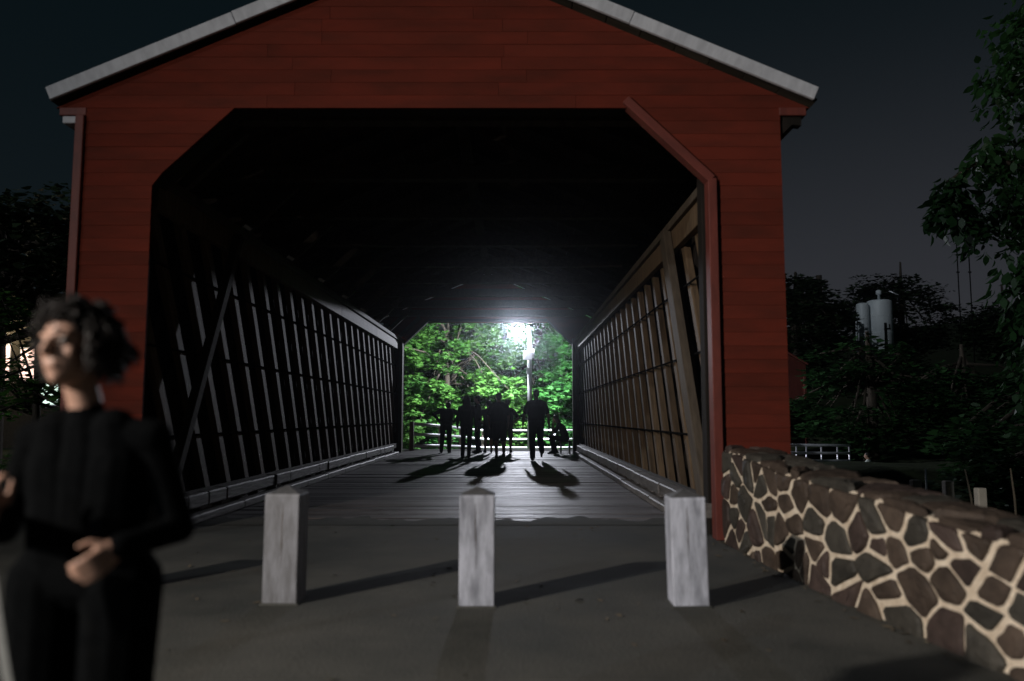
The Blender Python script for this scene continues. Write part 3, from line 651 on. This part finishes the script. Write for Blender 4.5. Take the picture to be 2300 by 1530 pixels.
# reeds behind the wall
def reeds():
    V, F = [], []; rg = random.Random(9)
    for i in range(2600):
        x = rg.uniform(2.7, 12); y = rg.uniform(4.5, 14) if rg.random() < .7 else rg.uniform(8, 20)
        z = height(x, y)
        if z < -1.6: continue
        h = rg.uniform(.15, .45) * (1.0 + (x > 6.3) * 1.1); a = rg.uniform(0, 6.28); w = .012; bx, by = rg.uniform(-.2, .2) * h, rg.uniform(-.2, .2) * h
        k = len(V); V += [(x - w * math.cos(a), y - w * math.sin(a), z - .02), (x + w * math.cos(a), y + w * math.sin(a), z - .02), (x + bx * .4 + w * .6 * math.cos(a), y + by * .4, z + h * .6), (x + bx, y + by, z + h)]
        F += [(k, k + 1, k + 2), (k, k + 2, k + 3)]
    tag(link('reeds', mesh('reeds', V, F, M['leafE'])), 'tall dark grass and reeds behind the stone wall', 'grass', kind='stuff')
reeds()

# ------------------------------------------------------------------ far buildings and masts
def tank(x, y, z, rad, h, label):
    t = empty('storage_tank', (x, y, z)); tag(t, label, 'tank', 'pale tanks on the hill')
    lathe('shell', [(rad, 0), (rad, h - .16), (rad - .03, h - .06), (rad - .14, h), (rad * .3, h + .04)], M['tank'], t, 40)
    for k in range(1, 4): lathe('hoop', [(rad + .004, h * k / 4 - .03), (rad + .014, h * k / 4), (rad + .004, h * k / 4 + .03)], M['tank'], t, 40)
    return t
tk = tank(26.60, 60.0, 4.9, .45, 4.75, 'narrow pale storage tank with a ladder, left one of the two on the hill')
tube('ladder_rail', [(-.62, -.2, .2), (-.62, -.2, 3.6), (-.5, -.15, 3.75)], .04, M['tank'], tk, 8)
for k in range(4): tube('ladder_rung', [(-.62, -.2, .5 + k), (-.44, -.15, .5 + k)], .03, M['tank'], tk, 6)
tk = tank(28.02, 60.3, 4.9, .90, 5.0, 'wide pale storage tank with a top vent, right one of the two on the hill')
lathe('vent', [(.10, 5.02), (.10, 5.45), (.20, 5.48), (.20, 5.75), (.08, 5.82)], M['tank'], tk, 16)
up = empty('utility_pole', (27.45, 58.2, 4.6)); tag(up, 'dark utility pole standing in front of the pale tank', 'pole')
tube('pole', [(0, 0, -.3), (0, 0, 3.35)], [.13, .10], M['iron'], up, 10); box('crossarm', -.1, .35, -.06, .06, 2.85, 2.97, M['iron'], up); tube('insulator', [(.3, 0, 2.97), (.3, 0, 3.25)], .05, M['iron'], up, 6)
up = empty('utility_pole', (21.2, 54.4, 3.6)); tag(up, 'tall dark pole added left of the tank to shade it', 'pole'); tube('pole', [(0, 0, -.3), (0, 0, 7.2)], [.24, .20], M['bark'], up, 10); box('crossarm', -.6, .6, -.06, .06, 6.7, 6.85, M['bark'], up)  # pole added to throw a band of shade on the tank
ll = empty('area_lamp', (29.9, 61, 5)); tag(ll, 'thin unlit lamp pole with a bent arm beside the tank', 'street lamp'); tube('pole', [(0, 0, 0), (0, 0, 5.5)], .05, M['iron'], ll, 8); tube('arm', [(0, 0, 5.0), (-.02, 0, 5.45), (-.75, 0, 5.75)], .035, M['pipe'], ll, 8)
for x, lab in ((34.0, 'thin mast on the skyline nearest the tank'), (34.9, 'thin mast on the skyline furthest from the tank')):
    mt = empty('mast', (x, 60, 5)); tag(mt, lab, 'mast', 'thin masts on the skyline'); tube('pole', [(0, 0, 0), (0, 0, 13.5 if x < 34.5 else 12)], .05, M['iron'], mt, 6)
    for k in range(3): box('bracket', -.12, .12, -.03, .03, 4 + k * 3, 4.1 + k * 3, M['iron'], mt)
def shed(name, label, loc, w, d, hw, hr, wall, roof, over=.25):
    t = empty(name, loc); tag(t, label, 'building')
    V = [(-w, -d, 0), (w, -d, 0), (w, -d, hw), (0, -d, hr), (-w, -d, hw)]; V += [(x, d, z) for x, y, z in V]
    link('wall', mesh('wall', V, [(0, 1, 2, 3, 4), (9, 8, 7, 6, 5), (1, 6, 7, 2), (5, 0, 4, 9), (0, 5, 6, 1)], wall), t)
    sl_ = (hr - hw) / w
    for s in (-1, 1): beam('roof', (0, 0, hr + .05), (s * (w + over), 0, hr + .05 - sl_ * (w + over)), 2 * d + .4, .07, roof, t, side=(s * sl_, 0, 1))
    return t
sh = shed('red_shed', 'small red shed among dark bushes right of the bridge post', (12.35, 40, -.2), 1.90, 1.3, 3.85, 4.95, M['redtrim'], M['redtrim'], .10)
box('door', -.3, .6, -1.36, -1.302, .3, 2.3, M['red'], sh); box('corner_board', 1.80, 1.92, -1.35, -1.303, 0, 3.85, M['redtrim'], sh)
hs = shed('house', 'pale house with lit windows behind the trees on the left', (-18.9, 31, 0), 3.2, 2.4, 4.4, 6.0, M['dark'], M['roof'])
for x, z0, z1, m in ((.55, 2.3, 3.75, 'winlit'), (1.55, 2.35, 3.6, 'winlit'), (2.35, 1.5, 2.4, 'winlit2')):
    w = box('window', x - .34, x + .34, -2.44, -2.405, z0, z1, M['pipe'], hs); p = box('pane', -.30, .30, -.026, -.0185, -(z1 - z0) / 2 + .05, (z1 - z0) / 2 - .05, M[m], w, 0)
lamp_light('porch_light', (.9, -3.2, 4.3), 110, (1.0, .86, .55), .12, hs)

# ------------------------------------------------------------------ people
def capsule_geo(a, ra, b, rb, n=12):
    a, b = Vector(a), Vector(b); d = b - a; L = d.length
    z = d / L if L > 1e-5 else Vector((0, 0, 1)); x = z.orthogonal().normalized(); y = z.cross(x); V, F = [], []
    rings = [(a - z * ra * math.cos(t), ra * math.sin(t)) for t in (R(12), R(40), R(68), R(90))] + [(b + z * rb * math.sin(t), rb * math.cos(t)) for t in (0, R(22), R(50), R(78))]
    for c, r in rings:
        for k in range(n): t = 2 * math.pi * k / n; V.append(c + (x * math.cos(t) + y * math.sin(t)) * r)
    for i in range(len(rings) - 1):
        for k in range(n): F.append((i * n + k, i * n + (k + 1) % n, (i + 1) * n + (k + 1) % n, (i + 1) * n + k))
    F.append(tuple(range(n - 1, -1, -1))); F.append(tuple(range((len(rings) - 1) * n, len(rings) * n)))
    return V, F
def ell_geo(c, r, n=18, rot=None):
    V, F = [], []; c = Vector(c)
    for i in range(1, n):
        t = math.pi * i / n
        for k in range(2 * n):
            p = math.pi * k / n; v = Vector((r[0] * math.sin(t) * math.cos(p), r[1] * math.sin(t) * math.sin(p), r[2] * math.cos(t)))
            if rot: v = rot @ v
            V.append(c + v)
    m2 = 2 * n
    for i in range(n - 2):
        for k in range(m2): F.append((i * m2 + k, (i + 1) * m2 + k, (i + 1) * m2 + (k + 1) % m2, i * m2 + (k + 1) % m2))
    F.append(tuple(range(m2))); F.append(tuple((n - 2) * m2 + k for k in range(m2 - 1, -1, -1)))
    return V, F
def blob(name, geos, voxel, parent, mats, smooth_it=4):
    """geos: (V, F, material index, a, ra, b, rb); fused into one skin, each face takes the material of the nearest piece"""
    V, F = [], []
    for g in geos:
        o = len(V); V += g[0]; F += [tuple(i + o for i in f) for f in g[1]]
    me = mesh(name, V, F, None); tmp = bpy.data.objects.new('tmp', me); C.objects.link(tmp)
    md = tmp.modifiers.new('r', 'REMESH'); md.mode = 'VOXEL'; md.voxel_size = voxel; md.adaptivity = 0
    if smooth_it: s = tmp.modifiers.new('s', 'SMOOTH'); s.factor = .5; s.iterations = smooth_it
    dg = bpy.context.evaluated_depsgraph_get(); res = bpy.data.meshes.new_from_object(tmp.evaluated_get(dg)); res.name = name
    bpy.data.objects.remove(tmp)
    for m in mats: res.materials.append(m)
    n = len(res.polygons); cen = np.zeros(n * 3); res.polygons.foreach_get('center', cen); cen = cen.reshape(-1, 3)
    best = np.full(n, 9e9); idx = np.zeros(n, np.int32)
    for g in geos:
        a, ra, b, rb = np.array(g[3]), g[4], np.array(g[5]), g[6]; ab = b - a; L2 = max((ab ** 2).sum(), 1e-9)
        t = np.clip(((cen - a) @ ab) / L2, 0, 1); dd = np.linalg.norm(cen - (a + t[:, None] * ab), axis=1) - (ra + (rb - ra) * t)
        k = dd < best; best[k] = dd[k]; idx[k] = g[2]
    res.polygons.foreach_set('material_index', idx); res.polygons.foreach_set('use_smooth', [True] * n); res.update()
    return link(name, res, parent)
def cap(a, ra, b, rb, mi): V, F = capsule_geo(a, ra, b, rb); return (V, F, mi, tuple(a), ra, tuple(b), rb)
def hand_geos(wrist, dirv, palm_n, mi, s=1.0, curl=.5, thumb_side=1):
    """palm, four unequal bent fingers and a thumb leaving the side of the palm"""
    w, d, pn = Vector(wrist), Vector(dirv).normalized(), Vector(palm_n); pn = (pn - pn.dot(d) * d).normalized(); sd = d.cross(pn) * thumb_side; g = []
    for k in (-1, 0, 1): g.append(cap(w + sd * .014 * k * s, .017 * s, w + d * .075 * s + sd * .026 * k * s, .0135 * s, mi))
    for i, L in enumerate((.070, .080, .074, .058)):
        o = sd * (.030 - .020 * i) * s; a = w + d * .085 * s + o; c1, c2 = curl * .6, curl * 1.5
        b = a + (d * math.cos(c1) + pn * math.sin(c1)) * L * .52 * s; c = b + (d * math.cos(c2) + pn * math.sin(c2)) * L * .5 * s
        g += [cap(a, .0098 * s, b, .009 * s, mi), cap(b, .009 * s, c, .0075 * s, mi)]
    a = w + d * .025 * s + sd * .026 * s; b = a + (sd * .75 + d * .6 + pn * .25).normalized() * .042 * s; c = b + (d * .85 + sd * .25 + pn * .45).normalized() * .032 * s
    g += [cap(a, .0125 * s, b, .0105 * s, mi), cap(b, .0105 * s, c, .0085 * s, mi)]
    return g
def head_geos(c, mi, rot, s=1.0):
    """skull, jaw, nose, brow, lips, chin, ears; face looks along +Y of rot"""
    c = Vector(c); T = lambda x, y, z: c + rot @ (Vector((x, y, z)) * s); g = []
    def e(p, r):
        V, F = ell_geo(T(*p), [k * s for k in r], 16, rot); q = T(*p); g.append((V, F, mi, tuple(q), min(r) * s, tuple(q), min(r) * s))
    e((0, -.012, .030), (.074, .092, .088)); e((0, .020, -.040), (.058, .062, .072)); e((0, .048, -.088), (.026, .024, .022))
    def k(a, ra, b, rb): g.append(cap(T(*a), ra * s, T(*b), rb * s, mi))
    k((0, .080, .018), .010, (0, .101, -.022), .0125); k((-.012, .088, -.026), .0085, (.012, .088, -.026), .0085)
    k((-.045, .066, .030), .0095, (-.012, .079, .026), .0095); k((.045, .066, .030), .0095, (.012, .079, .026), .0095)
    k((-.018, .079, -.050), .0062, (.018, .079, -.050), .0062); k((-.015, .077, -.061), .0075, (.015, .077, -.061), .0075)
    k((-.042, .050, -.020), .018, (-.036, .042, -.05), .016); k((.042, .050, -.020), .018, (.036, .042, -.05), .016)
    for sx in (-1, 1): k((sx * .076, -.006, .014), .011, (sx * .073, .0, -.026), .008)
    return g
def person(label, loc, rz, J=None, sc=1.0, bulk=1.0, shirt='black', pants='denim', shorts=False, sleeves='short', skirt=False, hair='short', hairm='hair', head_rot=(0, 0, 0), voxel=.013, group=None, curl=.4, hs=None, legw=1.0, sit=4):
    t = empty('person', loc, rz); tag(t, label, 'person', group)
    D = dict(pelvis=(0, 0, .95), chest=(0, 0, 1.30), neck=(0, 0, 1.475), head=(0, .02, 1.625),
             hipL=(-.09, 0, .93), hipR=(.09, 0, .93), kneeL=(-.10, .02, .50), kneeR=(.10, .02, .50), ankL=(-.105, -.02, .09), ankR=(.105, -.02, .09),
             toeL=(-.12, .15, .03), toeR=(.12, .15, .03), shoL=(-.178, 0, 1.388), shoR=(.178, 0, 1.388), elbL=(-.245, -.03, 1.13), elbR=(.245, -.03, 1.13),
             wrL=(-.255, .05, .88), wrR=(.255, .05, .88), handdL=(0, .1, -1), handdR=(0, .1, -1), palmL=(1, 0, 0), palmR=(-1, 0, 0))
    D.update(J or {}); D = {k: Vector(v) * (1 if k.startswith(('hand', 'palm')) else sc) for k, v in D.items()}; q = sc; k_ = bulk * sc
    SH, PA, SK, SO = 0, 1, 2, 3; g = []
    P, Ch, N = D['pelvis'], D['chest'], D['neck']; side = (D['shoR'] - D['shoL']).normalized(); hs_ = (D['hipR'] - D['hipL']).normalized()
    for s_ in (-1, 0, 1):
        g.append(cap(P + hs_ * .062 * s_ * k_, .108 * k_, P.lerp(Ch, .45) + side * .058 * s_ * k_, .104 * k_, PA if not skirt else SH))
        g.append(cap(P.lerp(Ch, .22) + side * .066 * s_ * k_, .112 * k_, Ch + side * .088 * s_ * k_, .106 * k_, SH))
        g.append(cap(Ch + side * .088 * s_ * k_, .104 * k_, Ch.lerp(N, .62) + side * .085 * s_ * k_, .074 * k_, SH))
    g.append(cap(N - (N - Ch) * .15, .062 * k_, N, .052 * q, SH)); g.append(cap(N, .050 * q, D['head'] - Vector((0, .02, .06)) * q, .050 * q, SK))
    for a in 'LR':
        s0, e0, w0 = D['sho' + a], D['elb' + a], D['wr' + a]
        g.append(cap(Ch.lerp(N, .55), .070 * k_, s0, .066 * k_, SH))
        if sleeves == 'short':
            m_ = s0.lerp(e0, .72); g += [cap(s0, .066 * k_, m_, .062 * k_, SH), cap(m_, .047 * q, e0, .041 * q, SK), cap(e0, .041 * q, w0, .029 * q, SK)]
        elif sleeves == 'mid': m_ = e0.lerp(w0, .97); g += [cap(s0, .060 * k_, e0, .047 * k_, SH), cap(e0, .046 * k_, m_, .040 * k_, SH), cap(m_, .036 * q, w0, .029 * q, SK)]
        else: g += [cap(s0, .066 * k_, e0, .052 * k_, SH), cap(e0, .052 * k_, w0, .040 * k_, SH)]
        g += hand_geos(w0, D['handd' + a], D['palm' + a], SK, q, curl, 1 if a == 'R' else -1)
        h0, k0, a0, t0 = D['hip' + a], D['knee' + a], D['ank' + a], D['toe' + a]
        if shorts:
            g += [cap(h0, .095 * k_, h0.lerp(k0, .95), .083 * k_, PA), cap(k0, .056 * q, k0.lerp(a0, .35), .056 * q, SK), cap(k0.lerp(a0, .35), .056 * q, a0, .036 * q, SK)]
        else: g += [cap(h0, .092 * k_ * (1 + (legw - 1) * .5), k0, .068 * k_ * legw, PA), cap(k0, .068 * k_ * legw, a0, .056 * k_ * legw, PA)]
        fw = (t0 - a0); fw.z = 0; hl = a0 - fw * .35; hl.z = max(a0.z - .05 * q, .04 * q) if a0.z < .2 * q else a0.z - .03
        g += [cap(a0, .042 * q, hl, .038 * q, SO), cap(hl, .036 * q, t0, .030 * q, SO), cap(a0, .040 * q, a0.lerp(t0, .6), .036 * q, SO)]
    if skirt:
        for u in range(8):
            an = u * math.pi / 4; g.append(cap(P + Vector((.05 * math.cos(an), .05 * math.sin(an), .05)) * q, .10 * q, P + Vector((.13 * math.cos(an), .10 * math.sin(an), -.50)) * q, .075 * q, SH))
    rot = Matrix.Rotation(head_rot[2], 3, 'Z') @ Matrix.Rotation(head_rot[0], 3, 'X') @ Matrix.Rotation(head_rot[1], 3, 'Y')
    g += head_geos(D['head'], SK, rot, hs or q)
    blob('body', g, voxel * q, t, [M[shirt], M[pants], M['skin'], M['shoe']], sit)
    hc = D['head']; Tm = lambda x, y, z: hc + rot @ (Vector((x, y, z)) * q)
    if hair in ('short', 'long', 'cap'):
        hg = []
        def e(p, r): V, F = ell_geo(Tm(*p), [v * q for v in r], 12, rot); hg.append((V, F, 0, tuple(Tm(*p)), .01, tuple(Tm(*p)), .01))
        e((0, -.022, .042), (.083, .093, .088)); e((0, -.045, .0), (.076, .062, .075))
        if hair == 'cap': e((0, .085, .05), (.06, .07, .012))
        if hair == 'long':
            for sx in (-1, 0, 1): hg.append(cap(Tm(.045 * sx, -.045, .02), .055 * q, Tm(.075 * sx, -.085, -.30), .052 * q, 0))
            for sx in (-1, 1): hg.append(cap(Tm(.07 * sx, -.01, .02), .03 * q, Tm(.095 * sx, -.02, -.22), .03 * q, 0))
        blob('hair', hg, .014, t, [M[hairm]], 2)
    return t, D, rot
Gw = 'people at the far end of the bridge'
# walkers, seen from behind
person('big broad man in dark clothes walking toward the lamp, nearest the right kerb', (.63, 20.75, 0), R(2), dict(kneeL=(-.10, .08, .50), ankL=(-.10, -.12, .09), toeL=(-.11, .04, .03), kneeR=(.11, .16, .52), ankR=(.12, -.17, .24), toeR=(.12, -.06, .11),
       elbL=(-.30, -.04, 1.12), wrL=(-.33, .05, .86), elbR=(.29, -.05, 1.12), wrR=(.31, -.04, .84)), 1.05, 1.22, 'black', 'denim', sleeves='short', group=Gw)
person('long-haired woman in dark clothes walking at the left of the walkers', (-1.24, 21.85, 0), R(0), dict(ankL=(-.10, -.12, .09), toeL=(-.13, .04, .03), kneeL=(-.09, .04, .5), kneeR=(.08, .08, .5), ankR=(.07, -.06, .09), toeR=(.08, .10, .03), elbR=(.26, -.08, 1.12), wrR=(.30, -.02, .88)), .98, 1.0, 'black', 'black', sleeves='long', hair='long', group=Gw)
person('man in long wide shorts walking between the woman and the big man', (-.36, 21.9, 0), R(-3), dict(ankL=(-.05, -.14, .09), toeL=(-.09, .02, .03), kneeL=(-.08, .04, .5), kneeR=(.11, .14, .51), ankR=(.13, .05, .10), toeR=(.14, .21, .04), elbL=(-.28, -.02, 1.12), wrL=(-.27, .12, .92), elbR=(.27, -.02, 1.12), wrR=(.25, .12, .92)), 1.02, 1.22, 'navy', 'greycloth', shorts=True, sleeves='short', group=Gw)
person('slim person standing in profile just right of the long-haired woman', (-1.06, 24.9, 0), R(80), dict(elbL=(-.22, .02, 1.15), wrL=(-.16, .20, 1.05), elbR=(.20, .05, 1.15), wrR=(.12, .22, 1.1)), 1.02, .95, 'black', 'denim', sleeves='long', group=Gw, head_rot=(R(-4), 0, 0))
person('shorter person with left hand on hip and bare legs beyond the walking man in shorts', (-.74, 24.9, 0), R(10), dict(elbL=(-.36, -.04, 1.13), wrL=(-.17, .0, .99), handdL=(.9, .1, -.4), palmL=(0, 1, 0), kneeL=(-.08, .02, .5)), .93, .95, 'greycloth', 'greycloth', shorts=True, group=Gw, hair='cap', head_rot=(0, 0, R(35)))
person('person with right elbow out beyond the walking man in shorts', (-.14, 24.9, 0), R(-8), dict(elbR=(.37, -.05, 1.12), wrR=(.17, .02, .98), handdR=(-.9, .1, -.4), palmR=(0, 1, 0)), .95, 1.0, 'black', 'tan', shorts=True, group=Gw)
person('person hunched over with both elbows spread wide at the left', (-2.04, 24.8, 0), R(-6), dict(chest=(0, .10, 1.22), neck=(0, .20, 1.33), head=(0.02, .27, 1.44), shoL=(-.19, .16, 1.31), shoR=(.19, .16, 1.31), elbL=(-.41, .10, 1.19), elbR=(.41, .10, 1.17), wrL=(-.24, .10, 1.0), wrR=(.24, .10, .98), handdL=(.8, .1, -.6), handdR=(-.8, .1, -.6), palmL=(0, 1, 0), palmR=(0, 1, 0), kneeL=(-.12, .02, .5), ankL=(-.14, -.02, .09), toeL=(-.20, .13, .03)), 1.0, 1.12, 'black', 'denim', sleeves='long', group=Gw, head_rot=(R(-25), 0, 0))
# seated by the right jamb
st = empty('box_seat', (1.62, 24.35, 0)); tag(st, 'low wooden box the hunched seated person sits on', 'seat')
box('lid', -.19, .17, -.2, .2, .36, .40, M['old'], st); box('side', -.16, -.12, -.18, .18, 0, .36, M['old'], st); box('side', .10, .14, -.18, .18, 0, .36, M['old'], st)
person('curly-haired person sitting hunched on a low box by the right side of the far end', (1.62, 24.35, 0), R(84), dict(pelvis=(0, -.02, .50), chest=(0, .10, .80), neck=(0, .22, .94), head=(0, .30, 1.07), hipL=(-.09, .02, .47), hipR=(.09, .02, .47), kneeL=(-.15, .44, .52), kneeR=(.14, .42, .50), ankL=(-.13, .36, .09), ankR=(.12, .30, .09), toeL=(-.14, .53, .03), toeR=(.13, .47, .03),
       shoL=(-.18, .17, .88), shoR=(.18, .17, .88), elbL=(-.20, .36, .66), elbR=(.19, .36, .64), wrL=(-.07, .40, .86), wrR=(.08, .38, .84), handdL=(.2, -.1, 1), handdR=(-.2, -.1, 1), palmL=(.3, -1, 0), palmR=(-.3, -1, 0)), .98, 1.05, 'black', 'denim', sleeves='short', group=Gw, hair='long', hairm='hairL', head_rot=(R(-20), 0, 0))
# man on the far bank
person('person in a white shirt sitting on the bank beyond the white railing', (12.45, 28, -1.0), R(60), dict(pelvis=(0, -.02, .13), chest=(0, .02, .46), neck=(0, .06, .62), head=(0, .08, .76), hipL=(-.09, .02, .12), hipR=(.09, .02, .12), kneeL=(-.14, .40, .44), kneeR=(.14, .40, .44), ankL=(-.12, .62, .09), ankR=(.12, .62, .09), toeL=(-.12, .78, .03), toeR=(.12, .78, .03),
       shoL=(-.18, .05, .57), shoR=(.18, .05, .57), elbL=(-.24, .18, .36), elbR=(.24, .18, .36), wrL=(-.12, .40, .44), wrR=(.12, .40, .44), handdL=(.3, .9, 0), handdR=(-.3, .9, 0), palmL=(0, 0, -1), palmR=(0, 0, -1)), 1.0, 1.1, 'whitecloth', 'denim', voxel=.016)

# ------------------------------------------------------------------ the curly-haired person in the foreground
KID = Vector((-1.045, 2.0, 0)); kz = R(176)
t, D, rot = person('curly dark-haired person in a black shirt close to the camera at the left', KID, kz,
    dict(chest=(0, .0, 1.28), neck=(0.02, .005, 1.455), head=(0.045, .05, 1.645), shoL=(-.185, -.01, 1.362), shoR=(.185, -.01, 1.362),
         kneeL=(-.115, .02, .5), kneeR=(.115, .02, .5), ankL=(-.10, -.02, .09), hipL=(-.12, 0, .93), hipR=(.12, 0, .93), elbR=(.258, .02, 1.09), wrR=(.105, .24, 1.150), handdR=(.25, .40, .85), palmR=(-1, .1, .1), elbL=(-.27, -.04, 1.09), wrL=(-.185, .15, 1.06), handdL=(.35, .75, -.45), palmL=(.8, -.3, -.3)),
    .80, 1.0, 'black', 'black', sleeves='mid', hair='none', head_rot=(R(5), R(3), R(-13)), voxel=.0058, curl=1.1, sit=9, hs=.86, legw=1.55)
q = 1.0
def curls(name, c, rot, parent, m, n, seed, s):
    rg = random.Random(seed); V, F = [], []
    for i in range(n):
        while True:
            d = Vector((rg.gauss(0, 1), rg.gauss(0, 1), rg.gauss(0, 1))).normalized()
            # leave the face clear
            if d.y > .30 and d.z < .50 and not (abs(d.x) > .78 and d.y < .45): continue
            if d.z < -.62: continue
            break
        lk = math.sin(d.x * 9 + 1.3) * math.sin(d.y * 8 + .4) * math.sin(d.z * 7 + 2.1)          # locks gather and part
        base = Vector((d.x * .070, d.y * .084 - .016, d.z * .084 + .030)); L = .038 + .034 * lk + rg.uniform(-.012, .02); rr = rg.uniform(.005, .012); ph = rg.uniform(0, 6.28); tw = rg.uniform(.6, 1.6)
        L = max(L, .02)
        u = d.orthogonal().normalized(); v = d.cross(u); pts = []; rad = []
        for k in range(8):
            f = k / 7; a = ph + f * tw * 6.28; p = base + d * (L * f) + (u * math.cos(a) + v * math.sin(a)) * rr * (.4 + f) + Vector((0, 0, -.034 * f * f))
            pts.append(c + rot @ (p * s)); rad.append((.0046 - .0026 * f) * s)
        a_, b_ = tube_geo(pts, rad, 4, True); o = len(V); V += a_; F += [tuple(x + o for x in f_) for f_ in b_]
    # scalp cover under the curls
    a_, b_ = ell_geo(c + rot @ (Vector((0, -.024, .046)) * s), [v_ * s for v_ in (.081, .090, .086)], 14, rot); o = len(V); V += a_; F += [tuple(x + o for x in f_) for f_ in b_]
    return link(name, mesh(name, V, F, m, True), parent)
ks = .90
curls('hair', D['head'], rot, t, M['hair'], 2400, 4, .92)
for sx in (-1, 1):
    c = D['head'] + rot @ (Vector((sx * .031, .0665, .008)) * .86); 
    V, F = ell_geo(c, (.0100,) * 3, 8); ey = link('eye', mesh('eye', V, F, M['eye'], True), t)
    V, F = ell_geo(c + rot @ Vector((0, .0065, 0)), (.0052,) * 3, 6); link('iris', mesh('iris', V, F, M['iris'], True), ey)
    bw = [D['head'] + rot @ (Vector((sx * x, y, z)) * .86) for x, y, z in ((.016, .087, .034), (.032, .083, .040), (.050, .068, .034))]
    tube('eyebrow', bw, [.003, .0036, .002], M['hair'], t, 6)

# a strap hanging from the raised hand
w = KID + Matrix.Rotation(kz, 3, 'Z') @ D['wrR']
V, F = [], []; pts = [w + Vector((-.01, -.03, -.02)), w + Vector((.01, -.04, -.12)), w + Vector((.05, -.05, -.28)), w + Vector((.10, -.06, -.46)), w + Vector((.13, -.06, -.62))]
for p in pts: V += [p + Vector((-.013, .004, 0)), p + Vector((.013, -.004, 0)), p + Vector((.013, 0, 0)), p + Vector((-.013, .008, 0))]
for i in range(len(pts) - 1):
    for k in range(4): F.append((i * 4 + k, i * 4 + (k + 1) % 4, (i + 1) * 4 + (k + 1) % 4, (i + 1) * 4 + k))
F += [(3, 2, 1, 0), tuple(len(V) - 4 + k for k in range(4))]
tag(link('strap', mesh('strap', V, F, M['strap'])), 'grey webbing strap hanging from the raised hand at the left edge', 'strap')

# ------------------------------------------------------------------ added lamp glow haze round the whole place
hz = bpy.data.materials.new('added lamp glow haze'); hz.use_nodes = True; n = hz.node_tree.nodes; n.clear()
ho = n.new('ShaderNodeOutputMaterial'); hv = n.new('ShaderNodeVolumePrincipled'); hv.inputs['Color'].default_value = (.86, .92, 1.0, 1); hv.inputs['Density'].default_value = HAZE; hv.inputs['Anisotropy'].default_value = .965
hz.node_tree.links.new(hv.outputs[0], ho.inputs['Volume'])
o = box('haze', -460, 460, -70, 540, -5, 40, hz, None, 0); tag(o, 'thin added lamp glow haze', kind='stuff')  # volume added to give the lamp its lens bloom
